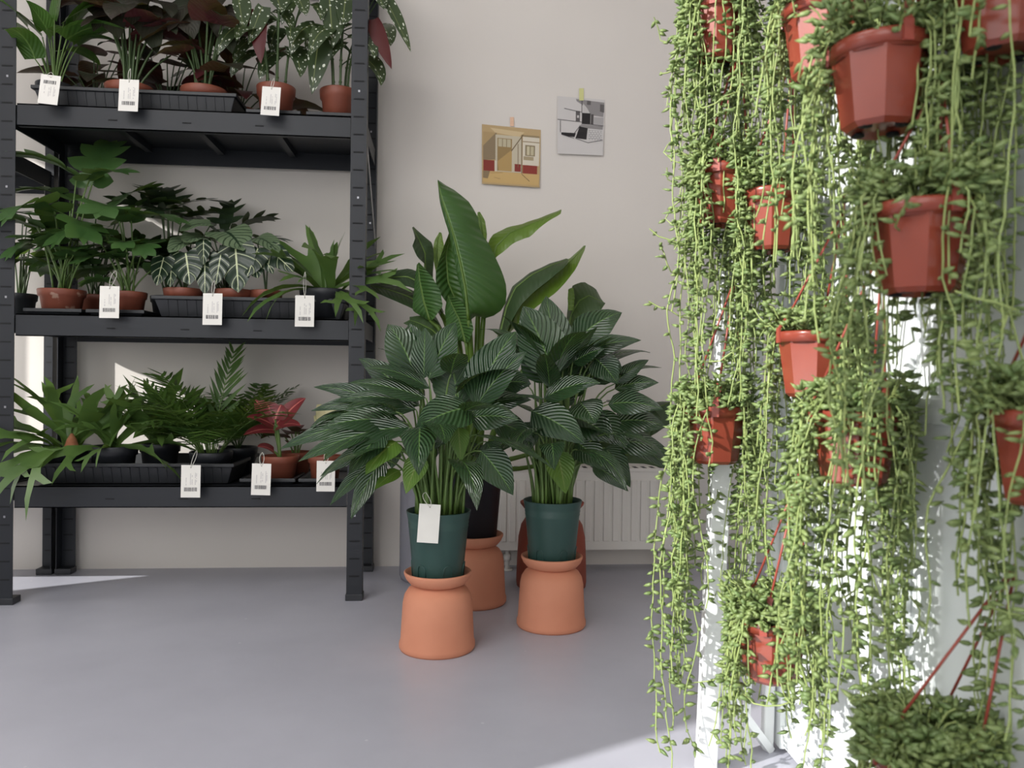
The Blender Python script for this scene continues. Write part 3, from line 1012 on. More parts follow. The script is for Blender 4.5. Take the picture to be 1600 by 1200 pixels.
# ---- bottom shelf
BZ = ZB + 0.004
staghorn(104, 2.80, BZ, 0.075, 0.118, 'staghorn fern with long drooping fronds in the first black pot on bottom shelf', 61,
         [(0, 0, D(150), 1.2, 0.4, 0.30, 0.05), (0, 0, D(185), 0.7, -0.5, 0.30, 0.05), (-0.02, -0.02, D(215), 0.4, -0.8, 0.30, 0.05), (0.02, -0.03, D(243), 0.3, -1.35, 0.27, 0.05), (0.05, -0.05, D(256), 0.3, -1.5, 0.33, 0.045),
          (0, 0, D(120), 1.2, 0.6, 0.26, 0.06), (0, 0, D(60), 1.0, 0.3, 0.28, 0.06), (0.02, 0, D(200), 1.0, 0.1, 0.3, 0.05), (-0.03, -0.02, D(180), 0.2, -0.9, 0.26, 0.05), (0.02, 0, D(20), 0.9, 0.0, 0.26, 0.06), (-0.02, -0.03, D(240), 0.8, -1.0, 0.22, 0.06)],
         (0.03, -0.03, -0.005))
staghorn(178, 2.80, BZ, 0.078, 0.118, 'staghorn fern in the second black pot on bottom shelf', 62,
         [(0, 0, D(130), 1.2, 0.3, 0.25, 0.07), (0, 0, D(30), 1.0, 0.0, 0.24, 0.06), (0, 0, D(90), 1.3, 0.7, 0.24, 0.06), (0.02, -0.03, D(330), 0.3, -0.9, 0.24, 0.06), (0.03, 0, D(350), 0.4, -0.6, 0.26, 0.05), (0, -0.04, D(270), 0.5, -1.2, 0.15, 0.07), (-0.02, -0.03, D(235), 0.3, -1.1, 0.22, 0.06), (0, 0, D(200), 1.0, 0.0, 0.22, 0.06)])
staghorn(250, 2.92, BZ, 0.07, 0.118, 'broad upright staghorn fern in a hidden black pot left of the palm', 63,
         [(0, 0, D(150), 1.3, 0.7, 0.26, 0.09), (0, 0, D(60), 1.3, 0.6, 0.26, 0.08), (0, -0.02, D(280), 0.8, -0.6, 0.2, 0.07), (0.0, 0, D(190), 0.9, 0.0, 0.22, 0.07), (0, 0, D(350), 0.7, -0.4, 0.24, 0.06)])
t, c, s = potted('potted_parlour_palm', 'feathery green parlour palm in a tagged black pot on bottom shelf', 'plant', 330, 2.80, BZ, 0.072, 0.1, M['blackpot'])
rng = random.Random(71)
sm, lm = MB(), MB()
for k in range(36):
    az = k * 2.39996
    if math.sin(az) > 0.3:
        az += PI * 0.4
    b0 = s + V((math.cos(az) * 0.03, math.sin(az) * 0.03, 0))
    frond(sm, lm, b0, az, rng.uniform(1.0, 1.5), rng.uniform(-0.5, 0.9), rng.uniform(0.2, 0.35), rng, 14, 0.44, 0.016)
frond(sm, lm, s, D(60), 1.4, 1.2, 0.38, rng, 15, 0.36, 0.017, 0.85)
fin(t, sm, lm, M['stem'], M['palm'])
t, c, s = potted('potted_parlour_palm', 'darker parlour palm in the back row behind the tagged palm on bottom shelf', 'plant', 372, 2.98, BZ, 0.07, 0.1, M['blackpot'])
sm, lm = MB(), MB()
for k in range(14):
    az = D(180) + k * 0.5
    frond(sm, lm, s, az, rng.uniform(1.0, 1.4), rng.uniform(-0.3, 0.8), rng.uniform(0.24, 0.34), rng, 12, 0.3, 0.024)
lm.v = [V((q.x, min(q.y, YW - 0.015), q.z)) for q in lm.v]
sm.v = [V((q.x, min(q.y, YW - 0.015), q.z)) for q in sm.v]
fin(t, sm, lm, M['dstem'], M['palm'])
t, c, s = potted('potted_aglaonema', 'pink and red leaved aglaonema in a tagged terracotta-coloured pot on bottom shelf', 'plant', 438, 2.79, BZ, 0.064, 0.088, M['redpot'])
sm, lm = MB(), MB()
for (bx, by, tx, ty, w) in ((425, 662, 398, 625, 0.07), (430, 660, 415, 628, 0.08), (428, 665, 385, 652, 0.055), (432, 662, 470, 632, 0.07), (434, 665, 478, 622, 0.07), (432, 668, 470, 665, 0.05), (428, 672, 380, 680, 0.05), (428, 705, 402, 698, 0.045), (430, 655, 440, 632, 0.08)):
    e = onY(bx, by, 2.775)
    stalk(sm, s, e, 0.006, 0.003)
    pl(lm, e, onY(tx, ty, 2.72 if ty > 640 else 2.80), w, V((0, -0.7, 0.8)), 0.18, ovate)
fin(t, sm, lm, M['stem'], M['agla'])
a = gen_leafy(462, 2.93, BZ, 0.06, 0.088, M['redpot'], 'potted_aglaonema', 'dark red plant in the pot right behind the pink and red aglaonema', 'plant', 73, 9,
              (0.04, 0.1), (0.01, 0.06), (0.1, 0.14), 0.45, ovate, M['stem'], M['darkred'], (0.2, 0.9), (-0.7, 0.1))
fin(a[0], a[3], a[4], M['stem'], M['darkred'])
t, c, s = potted('potted_caladium', 'cream-leaved plant at the right end of bottom shelf behind peace lily leaves', 'plant', 508, 2.79, BZ, 0.06, 0.088, M['redpot'])
sm, lm = MB(), MB()
rng = random.Random(74)
for (bx, by, tx, ty, w) in ((510, 660, 495, 632, 0.06), (515, 655, 518, 628, 0.06), (520, 660, 530, 640, 0.05), (505, 668, 490, 650, 0.05), (535, 680, 548, 672, 0.06), (520, 672, 540, 690, 0.05)):
    e = onY(bx, by, 2.78)
    stalk(sm, s, e)
    pl(lm, e, onY(tx, ty, 2.76), w, V((0, -0.8, 0.7)), 0.15, ovate, wav=0.04)
fin(t, sm, lm, M['stem'], M['cream'])
a = gen_leafy(30, 3.0, ZM + 0.001, 0.06, 0.09, M['blackpot'], 'potted_philodendron', 'dark plant half hidden behind the left post on the middle shelf', 'plant', 75, 9,
              (0.1, 0.3), (0.02, 0.08), (0.1, 0.14), 0.6, heart, M['dstem'], M['aralia'], (-0.2, 0.6), (-1.1, -0.2), back=0.12, azr=(-PI * 0.6, PI * 0.4))
fin(a[0], a[3], a[4], M['dstem'], M['aralia'])


# ------------------------------------------------------------------ price tags
def price_tag(cx, cy, w, h, Y, tilt, label, barcode='bottom', ends=((-6, -26), (8, -24))):
    c = onY(cx, cy, Y)
    k = Y / FPX
    t = thing('price_tag', label, 'price tag', c, 'paper price tags')
    ax = V((math.cos(tilt), -0.05, -math.sin(tilt)))
    az = V((math.sin(tilt) * 1.0, 0.04, math.cos(tilt))).normalized()
    ax.normalize()
    ny = az.cross(ax).normalized() * -1
    if ny.y > 0:
        ny = -ny
    W2, H2 = w * k / 2, h * k / 2
    b = MB()
    b.obox(c, ax * W2, ny * 0.0004, az * H2)
    f = c + ny * 0.0008

    def q(x0, x1, y0, y1, mi):
        b.add([f + ax * (x0 * W2) + az * (y0 * H2), f + ax * (x1 * W2) + az * (y0 * H2), f + ax * (x1 * W2) + az * (y1 * H2), f + ax * (x0 * W2) + az * (y1 * H2)], [(0, 1, 2, 3)], None, mi, True)
    if barcode:
        rng = random.Random(int(cx * 7 + cy))
        s = 1 if barcode == 'bottom' else -1
        y0, y1 = sorted((-0.62 * s, -0.38 * s))
        x = -0.65
        while x < 0.62:
            ww = rng.choice((0.03, 0.05, 0.08))
            q(x, min(0.66, x + ww), y0, y1, 2)
            x += ww + rng.choice((0.03, 0.05))
        for (x0, yy, ln) in ((-0.5, -0.25, 0.55), (-0.05, -0.2, 0.7), (0.12, -0.2, 0.6), (0.45, -0.2, 0.75), (0.56, -0.1, 0.6)):
            n = 9
            for i in range(n):
                if rng.random() < 0.8:
                    a0 = (yy + ln * i / n) * s
                    a1 = (yy + ln * (i + 0.6) / n) * s
                    q(x0, x0 + 0.07, min(a0, a1), max(a0, a1), 1)
    q(-0.05, 0.05, 0.82, 0.88, 2)
    b.build('card', [M['card'], M['print'], M['barc']], t)
    hole = c + az * (H2 * 0.85) + ny * 0.001
    b = MB()
    e0, e1 = onY(cx + ends[0][0], cy + ends[0][1] - h / 2 + 24, Y), onY(cx + ends[1][0], cy + ends[1][1] - h / 2 + 24, Y)
    tp = (e0 + e1) / 2 + V((0, 0.01, 0.012))
    b.tube(bez3(hole, e0 * 0.5 + hole * 0.5 - V((0.004, 0, 0)), e0, tp, 9), 0.0009, 5)
    b.tube(bez3(hole, e1 * 0.5 + hole * 0.5 + V((0.004, 0, 0)), e1, tp, 9), 0.0009, 5)
    b.build('string', M['string'], t)


YT = 2.645
price_tag(77, 140, 29, 44, YT, 0.10, 'white price tag tilted, with its barcode at the top, leftmost on the top shelf', 'top')
price_tag(201, 149, 29, 48, YT, 0.02, 'white price tag on the front of the ribbed top-shelf tray', ends=((-1, -38), (3, -38)))
price_tag(423, 158, 28, 44, YT, 0.05, 'white price tag in front of the spotted begonia pot', ends=((2, -34), (6, -34)))
price_tag(171, 472, 29, 48, YT, 0.0, 'white price tag leftmost on the middle shelf', ends=((2, -44), (14, -44)))
price_tag(332, 483, 29, 48, YT, 0.0, 'white price tag below the white-veined alocasia', ends=((-1, -40), (4, -40)))
price_tag(476, 486, 29, 48, YT, 0.0, 'white price tag below the staghorn fern of the middle shelf', ends=((-2, -56), (2, -56)))
price_tag(298, 752, 29, 49, YT, 0.0, 'white price tag below the parlour palm on the bottom shelf', ends=((5, -42), (11, -42)))
price_tag(408, 749, 29, 48, YT, 0.02, 'white price tag below the pink and red aglaonema', ends=((-4, -36), (6, -36)))
price_tag(509, 744, 28, 47, YT, 0.0, 'white price tag half covered by peace lily leaf tips', ends=((-4, -34), (6, -34)))

# ------------------------------------------------------------------ terracotta stands and floor plants
G0 = 'terracotta pot stands'


def stand(px, py, label, s=1.0, mat='terra'):
    c = onZ(px, py, 0)
    t = thing('terracotta_stand', label, 'pot stand', c, G0)
    b = MB()
    b.lathe([(x * s, z * s) for x, z in ((0.09, 0.0), (0.103, 0.0), (0.1065, 0.006), (0.1065, 0.017), (0.103, 0.026), (0.1, 0.08), (0.0975, 0.128), (0.093, 0.15), (0.083, 0.166), (0.070, 0.174), (0.066, 0.178), (0.02, 0.178), (0.0001, 0.178))], c, 56)
    b.build('body', M[mat], t)
    b = MB()
    b.lathe([(x * s, z * s) for x, z in ((0.0001, 0.1785), (0.066, 0.1785), (0.078, 0.183), (0.089, 0.196), (0.0945, 0.209), (0.0945, 0.214), (0.091, 0.216), (0.086, 0.206), (0.076, 0.196), (0.06, 0.193), (0.0001, 0.193))], c, 56)
    b.build('saucer', M[mat], t)
    return c, 0.1935 * s


c1, z1 = stand(683, 1011, 'terracotta stand under the front peace lily, nearest to the camera')
c2, z2 = stand(861, 976, 'terracotta stand under the right peace lily')
c3, z3 = stand(738, 940, 'terracotta stand under the bird of paradise, partly hidden behind the front one', 1.08)
c4 = onZ(861, 915, 0)
t = thing('terracotta_urn', 'dark red terracotta urn standing empty behind the right green pot', 'urn', c4)
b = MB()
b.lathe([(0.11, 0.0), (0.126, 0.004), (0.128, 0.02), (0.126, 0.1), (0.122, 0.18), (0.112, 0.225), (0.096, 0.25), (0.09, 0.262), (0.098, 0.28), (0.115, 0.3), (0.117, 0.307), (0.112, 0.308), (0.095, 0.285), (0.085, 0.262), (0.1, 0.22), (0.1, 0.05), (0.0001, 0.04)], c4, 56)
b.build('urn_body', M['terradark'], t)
cv = onZ(660, 905, 0)
t = thing('glass_vase', 'grey glass cylinder vase behind the front green pot', 'vase', cv)
b = MB()
rv = 0.086
b.lathe([(0.0001, 0.0), (rv * 0.8, 0.0), (rv * 0.94, 0.006), (rv, 0.02), (rv, 0.36), (rv * 0.99, 0.363), (rv - 0.005, 0.36), (rv - 0.005, 0.02), (rv * 0.8, 0.012), (0.0001, 0.012)], cv, 48)
b.build('glass_wall', M['glass'], t)


def green_pot(t, c, z):
    b = MB()
    k = c + V((0, 0, z))
    b.lathe([(0.06, 0.0), (0.068, 0.0), (0.0695, 0.004), (0.083, 0.145), (0.0845, 0.150), (0.0835, 0.153), (0.0855, 0.160), (0.0845, 0.163), (0.0865, 0.172), (0.090, 0.190), (0.0905, 0.192), (0.088, 0.193), (0.084, 0.175), (0.082, 0.165)], k, 56)
    o = b.build('nursery_pot', M['greenpot'], t)
    b = MB()
    for g in (D(232), D(292), D(350), D(170)):
        b = MB()
        pts = []
        for i in range(13):
            q = PI * i / 12
            hx = 0.013 * math.cos(q)
            hz = 0.036 + 0.014 * math.sin(q) if 0 < i < 12 else 0.004
            zz = hz
            r = 0.0695 + (0.083 - 0.0695) * zz / 0.145 + 0.0010
            a_ = g + hx / r
            pts.append(k + V((math.cos(a_) * r, math.sin(a_) * r, zz)))
        b.tube(pts, 0.0017, 6)
        b.build('moulded_arch', M['greenpot'], o)
    b = MB(); b.lathe([(0.083, 0.172), (0.05, 0.178), (0.0001, 0.18)], k, 30); b.build('soil', M['soil'], t)
    return k + V((0, 0, 0.178))


def peace_lily(c, z, label, seed, keys, nfill, hr, rad, asym=(1, 1), young=()):
    t = thing('potted_peace_lily', label, 'plant', c + V((0, 0, z)), 'large peace lilies in green pots')
    s = green_pot(t, c, z)
    rng = random.Random(seed)
    sm, lm, ym = MB(), MB(), MB()

    def stem_to(e, r0=0.0042):
        g = math.atan2(e.y - s.y, e.x - s.x) + rng.uniform(-0.5, 0.5)
        q = rng.uniform(0.01, 0.065)
        b0 = s + V((math.cos(g) * q, math.sin(g) * q, -0.002))
        cc = b0 + V(((e.x - b0.x) * 0.35, (e.y - b0.y) * 0.35, max(0.05, (e.z - b0.z) * 0.8) + 0.05))
        pts = bez(b0, cc, e, 9)
        sm.tube(pts, [r0, r0, r0 * 0.95, r0 * 0.85, r0 * 0.75, r0 * 0.65, r0 * 0.6, r0 * 0.5, r0 * 0.45], 6)
        return pts

    d0 = (c - CP).dot(CF)
    for (bx, by, tx, ty, w, db, dt, yg) in keys:
        e, tp = P(bx, by, d0 + db), P(tx, ty, d0 + dt)
        stem_to(e)
        L = (tp - e).length
        hint = CAMN * (0.75 if ty < by + 20 else 0.95) + V((-0.15, 0, 0.75)) + V((rng.uniform(-0.25, 0.25), 0, 0))
        (ym if yg else lm).ribbon(pix_spine(e, tp, 0.10 + 0.08 * rng.random(), 11), hint, 1.3 * w * d0 / FPX, lance, 0.2, 3, wav=0.012, ph=rng.random() * 6, curl=0.2)
    for i in range(nfill):
        az = (i * 0.618034 % 1.0) * 2 * PI
        lay = rng.random() ** 0.8
        hh = hr[0] + (hr[1] - hr[0]) * lay
        rr = rng.uniform(*rad) * (1.15 - 0.75 * lay)
        kx = asym[0] if math.cos(az) < 0 else asym[1]
        e = s + V((math.cos(az) * rr * kx, math.sin(az) * rr, hh))
        pts = stem_to(e)
        L = rng.uniform(0.17, 0.24)
        T = (pts[-1] - pts[-2]).normalized()
        p0 = math.asin(max(-1, min(1, T.z))) * 0.6
        sp = integ(e, az + rng.uniform(-0.4, 0.4), p0 + rng.uniform(-0.2, 0.3) + 0.2 * lay, p0 - rng.uniform(0.9, 1.7) + 0.7 * lay, L, 11)
        lm.ribbon(sp, V((rng.uniform(-0.2, 0.2), rng.uniform(-0.3, 0.1), 1)), L * rng.uniform(0.4, 0.48), lance, 0.2, 3, wav=0.012, ph=rng.random() * 6, curl=0.2)
    for k in range(28):                        # dense stalk bases
        g = rng.uniform(0, 2 * PI); q = rng.uniform(0.02, 0.07)
        b0 = s + V((math.cos(g) * q, math.sin(g) * q, -0.003))
        e = b0 + V((math.cos(g) * rng.uniform(0.01, 0.07), math.sin(g) * rng.uniform(0.01, 0.06), rng.uniform(0.12, 0.26)))
        sm.tube(bez(b0, b0 + V((0, 0, 0.08)), e, 6), [0.0045, 0.0045, 0.004, 0.0035, 0.003, 0.002], 6)
    sm.build('stems', M['stem'], t)
    lm.build('foliage', M['spath'], t)
    if ym.f:
        ym.build('young_leaves', M['spath_young'], t)['label'] = 'paler yellow-green young leaves'


K1 = [(650, 588, 606, 506, 56, 0, 0.03, 0), (652, 590, 640, 505, 50, 0.02, 0.06, 0), (662, 592, 664, 512, 40, -0.02, 0.0, 0), (670, 592, 712, 503, 52, -0.03, 0, 0), (718, 634, 700, 548, 62, -0.02, 0.03, 0),
      (740, 632, 806, 518, 66, -0.05, -0.02, 0), (744, 634, 824, 549, 46, -0.08, -0.08, 0), (736, 636, 650, 668, 64, -0.10, -0.2, 0), (736, 652, 810, 656, 48, -0.1, -0.14, 0), (745, 640, 830, 625, 40, -0.05, -0.02, 0),
      (672, 607, 570, 575, 26, -0.05, -0.12, 0), (665, 622, 545, 598, 34, -0.06, -0.12, 0), (655, 634, 520, 628, 30, -0.02, -0.06, 0), (650, 640, 486, 642, 40, -0.04, -0.05, 0), (630, 660, 437, 702, 40, -0.06, -0.1, 0),
      (622, 648, 490, 605, 34, 0.04, 0.06, 0), (640, 668, 465, 722, 38, -0.12, -0.2, 0), (600, 672, 545, 742, 36, -0.14, -0.22, 0), (620, 690, 571, 742, 40, -0.14, -0.22, 1), (600, 715, 548, 812, 34, -0.1, -0.16, 0),
      (625, 735, 585, 765, 22, -0.1, -0.16, 1), (658, 712, 634, 772, 32, -0.12, -0.16, 1), (716, 668, 720, 722, 26, -0.12, -0.14, 1), (752, 705, 802, 774, 44, -0.12, -0.16, 0), (640, 676, 690, 690, 26, -0.14, -0.18, 0),
      (700, 660, 672, 705, 40, -0.08, -0.1, 0), (620, 660, 500, 670, 44, -0.1, -0.16, 0), (605, 690, 500, 745, 30, 0.02, 0.02, 0), (590, 720, 515, 790, 26, 0.03, 0.0, 0), (770, 660, 835, 690, 44, 0.0, 0.0, 0),
      (760, 690, 780, 740, 30, 0.02, 0.02, 0), (690, 600, 705, 540, 50, 0.1, 0.12, 0), (780, 600, 830, 600, 50, 0.1, 0.1, 0), (640, 625, 560, 560, 40, 0.1, 0.12, 0), (700, 640, 760, 600, 60, 0.06, 0.06, 0)]
peace_lily(c1, z1, 'large dark green peace lily in the front green pot with a blank white tag', 101, K1, 26, (0.14, 0.40), (0.08, 0.22), (1.25, 0.7))
K2 = [(866, 590, 817, 478, 62, -0.1, -0.06, 0), (872, 586, 853, 462, 56, -0.06, 0.0, 0), (876, 600, 838, 520, 90, -0.02, 0.03, 0), (900, 532, 972, 488, 54, 0.0, 0.04, 0), (896, 558, 1002, 532, 40, -0.04, -0.04, 0),
      (895, 566, 945, 545, 34, -0.06, -0.1, 0), (850, 622, 938, 598, 38, -0.14, -0.2, 0), (830, 642, 914, 694, 48, -0.16, -0.24, 0), (960, 600, 1014, 562, 26, 0, 0.02, 0), (960, 608, 1030, 598, 34, 0.0, 0.0, 0),
      (950, 632, 1036, 640, 44, -0.06, -0.1, 0), (905, 628, 930, 662, 50, -0.1, -0.16, 0), (960, 660, 1042, 668, 46, 0.0, 0.0, 0), (950, 690, 1050, 712, 44, 0.04, 0.04, 0), (955, 672, 1048, 735, 40, 0.04, 0.06, 0),
      (870, 705, 884, 772, 36, -0.14, -0.18, 1), (925, 725, 982, 768, 26, -0.04, -0.06, 0), (945, 700, 985, 762, 34, 0.0, 0.02, 0), (820, 660, 828, 705, 40, -0.1, -0.14, 0), (850, 690, 840, 650, 40, -0.08, -0.1, 0),
      (930, 560, 965, 600, 40, -0.04, -0.1, 0), (935, 560, 972, 580, 30, -0.02, -0.06, 0), (870, 640, 880, 600, 44, 0, 0.02, 0), (920, 600, 960, 540, 60, 0.05, 0.08, 0), (890, 650, 960, 690, 60, -0.04, -0.08, 0),
      (925, 650, 980, 700, 50, -0.02, -0.04, 0), (850, 560, 800, 520, 50, 0.05, 0.08, 0), (870, 620, 905, 560, 70, 0.04, 0.06, 0), (900, 690, 945, 735, 40, -0.06, -0.1, 0)]
peace_lily(c2, z2, 'large dark green peace lily in the green pot to the right, nearest the radiator', 102, K2, 30, (0.16, 0.44), (0.07, 0.2), (0.7, 1.15))

# blank tag on the front pot
_yt = (P(670, 818, (c1 - CP).dot(CF) - 0.1)).y
price_tag(670, 818, 33, 60, _yt, 0.06, 'blank white tag on the front green nursery pot', None, ends=((-14, -40), (4, -30)))

# ------------------------------------------------------------------ bird of paradise
d3 = (c3 - CP).dot(CF)
bp = thing('potted_bird_of_paradise', 'tall bird of paradise with big paddle leaves in a dark pot behind the peace lilies', 'plant', c3 + V((0, 0, z3)))
k3 = c3 + V((0, 0, z3))
b = MB(); b.lathe([(0.07, 0), (0.078, 0.003), (0.098, 0.26), (0.102, 0.262), (0.102, 0.278), (0.098, 0.28), (0.094, 0.25)], k3, 48); b.build('nursery_pot', M['blackpot'], bp)
b = MB(); b.lathe([(0.095, 0.25), (0.0001, 0.258)], k3, 24); b.build('soil', M['soil'], bp)
s3 = k3 + V((0, 0, 0.255))


def resample(pts, n):
    L = [0]
    for i in range(1, len(pts)):
        L.append(L[-1] + (pts[i] - pts[i - 1]).length)
    out = []
    for k in range(n):
        q = L[-1] * k / (n - 1)
        i = 1
        while i < len(L) - 1 and L[i] < q:
            i += 1
        f = (q - L[i - 1]) / max(1e-9, L[i] - L[i - 1])
        out.append(pts[i - 1].lerp(pts[i], min(1, max(0, f))))
    return out


def rail(midr, edge, d_mid, d_edge, mat, bulge=0.02, other=None, d_other=0.0, stem=True, n=22, m=5):
    A_ = [P(x, y, d3 + d_mid + (q[0] if q else 0)) for (x, y, *q) in midr]
    B_ = [P(x, y, d3 + d_edge) for (x, y) in edge]
    A_, B_ = resample(A_, n), resample(B_, n)
    lm = MB()
    for side, E_ in ((1, B_), (-1, resample([P(x, y, d3 + d_other) for (x, y) in other], n) if other else None)):
        if E_ is None:
            E_ = [a_ + V((0, 0.02, 0)) + (a_ - b_) * 0.12 for a_, b_ in zip(A_, B_)]
        vv, uv, ff = [], [], []
        for i in range(n):
            w = (E_[i] - A_[i])
            for j in range(m + 1):
                x = j / m
                q = A_[i].lerp(E_[i], x) + CAMN * (bulge * math.sin(PI * x) * min(1, w.length / 0.08)) - CAMN * (0.004 * math.sin(i * 1.7) * x)
                vv.append(q); uv.append((0.5 + 0.5 * x * side, i / (n - 1)))
        for i in range(n - 1):
            for j in range(m):
                f = (i * (m + 1) + j, i * (m + 1) + j + 1, (i + 1) * (m + 1) + j + 1, (i + 1) * (m + 1) + j)
                ff.append(f)
        lm.add(vv, ff, uv)
    o = lm.build('leaf', mat, bp)
    if stem:
        sm = MB()
        e = A_[-1]
        b0 = s3 + V(((e.x - s3.x) * 0.12, (e.y - s3.y) * 0.1, 0))
        sm.tube(bez(b0, V((b0.x + (e.x - b0.x) * 0.3, b0.y + (e.y - b0.y) * 0.3, e.z - 0.05)), e, 8), [0.012, 0.011, 0.01, 0.009, 0.008, 0.0075, 0.007, 0.006], 8)
        r_ = A_[::-1]
        sm.tube(r_, [0.006 - 0.005 * i / (n - 1) for i in range(n)], 6)
        sm.build('leaf_stalk', M['strel_light'], o)


S_, SD, SL = M['strel'], M['strel_dark'], M['strel_light']
rail([(684, 283), (690, 310), (700, 340), (710, 372), (720, 415), (727, 450), (732, 500)],
     [(685, 282), (710, 297), (735, 317), (747, 340), (750, 362), (761, 376), (773, 400), (785, 425), (792, 450), (791, 472), (780, 490), (760, 498), (742, 493), (733, 502)], -0.10, -0.04, S_, 0.02)
rail([(704, 362), (697, 400), (700, 440), (712, 470), (722, 500)], [(702, 362), (690, 395), (681, 425), (681, 447), (695, 470), (715, 490), (722, 500)], 0.02, -0.02, S_, 0.01,
     [(706, 362), (715, 400), (724, 440), (728, 470), (724, 500)], 0.0)
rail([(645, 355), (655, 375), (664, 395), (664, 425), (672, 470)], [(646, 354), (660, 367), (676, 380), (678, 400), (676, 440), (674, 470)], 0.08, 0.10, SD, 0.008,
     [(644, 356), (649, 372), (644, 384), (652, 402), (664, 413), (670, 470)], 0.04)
rail([(688, 363), (684, 376), (682, 400), (686, 440)], [(690, 364), (694, 385), (695, 410), (690, 440)], 0.14, 0.14, SL, 0.004, [(686, 363), (678, 378), (676, 400), (684, 440)], 0.14)
rail([(653, 412), (656, 440), (662, 470), (672, 500)], [(655, 410), (675, 432), (688, 455), (692, 478), (676, 500)], -0.02, -0.06, S_, 0.012, [(651, 414), (648, 440), (645, 470), (645, 486), (668, 500)], 0.0)
rail([(877, 330), (850, 342), (820, 354), (796, 364), (775, 385), (768, 420)], [(876, 334), (850, 350), (828, 370), (805, 378), (788, 392), (773, 404), (768, 420)], 0.02, 0.0, SL, 0.006,
     [(877, 327), (850, 338), (815, 350), (790, 356), (768, 368), (760, 385), (766, 420)], 0.08)
rail([(748, 331), (752, 350), (754, 372), (752, 400)], [(750, 331), (758, 345), (761, 366), (758, 400)], 0.10, 0.10, SL, 0.004, [(746, 332), (745, 350), (744, 368), (746, 400)], 0.1)
rail([(915, 384), (895, 405), (865, 432), (835, 455), (808, 480), (795, 520)], [(913, 392), (900, 420), (885, 440), (868, 458), (840, 478), (815, 500), (797, 520)], -0.02, -0.08, SL, 0.006,  # lit yellow-green part of the dark blade, put into the leaf colour
     [(912, 384), (888, 406), (860, 415), (830, 430), (806, 450), (795, 475), (790, 520)], 0.04)
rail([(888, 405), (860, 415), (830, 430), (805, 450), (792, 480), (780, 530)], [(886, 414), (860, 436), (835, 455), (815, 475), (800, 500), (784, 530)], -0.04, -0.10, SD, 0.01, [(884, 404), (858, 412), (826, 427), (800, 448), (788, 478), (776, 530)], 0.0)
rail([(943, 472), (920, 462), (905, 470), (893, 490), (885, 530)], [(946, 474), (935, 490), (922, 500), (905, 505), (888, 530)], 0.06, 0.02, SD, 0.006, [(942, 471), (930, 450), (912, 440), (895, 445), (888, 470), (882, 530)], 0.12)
rail([(892, 450), (893, 465), (892, 485)], [(896, 450), (898, 465), (896, 485)], 0.02, 0.02, SL, 0.003, [(888, 452), (887, 466), (888, 485)], 0.02, False)
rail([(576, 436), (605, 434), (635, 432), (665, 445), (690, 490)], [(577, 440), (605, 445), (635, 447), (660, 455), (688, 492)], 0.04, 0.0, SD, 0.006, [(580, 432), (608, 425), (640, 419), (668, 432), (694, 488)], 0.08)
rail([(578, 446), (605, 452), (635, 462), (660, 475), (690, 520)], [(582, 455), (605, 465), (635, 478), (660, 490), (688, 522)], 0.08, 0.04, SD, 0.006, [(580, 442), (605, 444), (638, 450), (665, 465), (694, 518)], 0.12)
rail([(700, 462), (708, 480), (718, 500), (728, 535)], [(702, 460), (720, 470), (735, 492), (740, 515), (732, 535)], -0.06, -0.1, S_, 0.01, [(699, 464), (695, 485), (698, 512), (712, 530), (726, 535)], -0.04)
rail([(1048, 628), (1020, 640), (985, 660), (940, 690), (860, 700)], [(1050, 660), (1020, 680), (985, 700), (940, 705), (862, 702)], 0.0, -0.02, SD, 0.006, [(1036, 627), (1010, 630), (970, 650), (930, 680), (858, 698)], 0.05)
rail([(1090, 715), (1050, 712), (1010, 708), (950, 712), (870, 720)], [(1088, 730), (1050, 735), (1010, 725), (950, 722), (872, 722)], 0.02, 0.02, SD, 0.004, [(1085, 708), (1045, 700), (1010, 696), (950, 702), (868, 718)], 0.08)
rail([(640, 500), (655, 505), (675, 515), (700, 540)], [(630, 505), (650, 515), (672, 525), (698, 542)], 0.0, -0.02, SD, 0.005, [(640, 495), (658, 493), (682, 500), (704, 538)], 0.02)

# ------------------------------------------------------------------ radiator and drawings
rx0, rx1 = 0.16, 0.935
r_ = thing('radiator', 'white ribbed panel radiator low on the back wall behind the terracotta stands', 'radiator', ((rx0 + rx1) / 2, 3.1, 0))
zb, zt = 0.085, 0.395
b = MB(); b.box(rx0, rx1, 3.052, 3.062, zb, zt)
n = int((rx1 - rx0 - 0.04) / 0.037)
for i in range(n):
    x = rx0 + 0.03 + i * 0.037
    b.rect_loft([(x, x + 0.024, 3.047, 3.0525, zb + 0.035), (x, x + 0.024, 3.047, 3.0525, zt - 0.035)])
b.build('front_panel', M['radiator'], r_, 0.002)
b = MB(); b.box(rx0 - 0.002, rx1 + 0.002, 3.05, 3.135, zt, zt + 0.012)
for i in range(22):
    x = rx0 + 0.03 + (rx1 - rx0 - 0.06) * i / 21
    b.box(x - 0.008, x + 0.008, 3.065, 3.12, zt + 0.012, zt + 0.0125, 1)
b.build('top_grille', [M['radiator'], M['slot']], r_)
for x in (rx0, rx1 - 0.004):
    b = MB(); b.box(x, x + 0.004, 3.062, 3.135, zb, zt); b.build('side_panel', M['radiator'], r_)
b = MB(); b.box(rx0 + 0.004, rx1 - 0.004, 3.12, 3.13, zb, zt); b.build('rear_panel', M['radiator'], r_)
for x in (rx0 + 0.1, rx1 - 0.06):
    b = MB(); b.tube([V((x, 3.09, 0.0)), V((x, 3.09, zb + 0.01))], 0.009, 10); b.tube([V((x, 3.09, 0.0)), V((x, 3.09, 0.006))], 0.022, 14)
    b.tube([V((x, 3.09, 0.04)), V((x, 3.09, 0.065))], 0.015, 10); b.build('pipe', M['radiator'], r_)


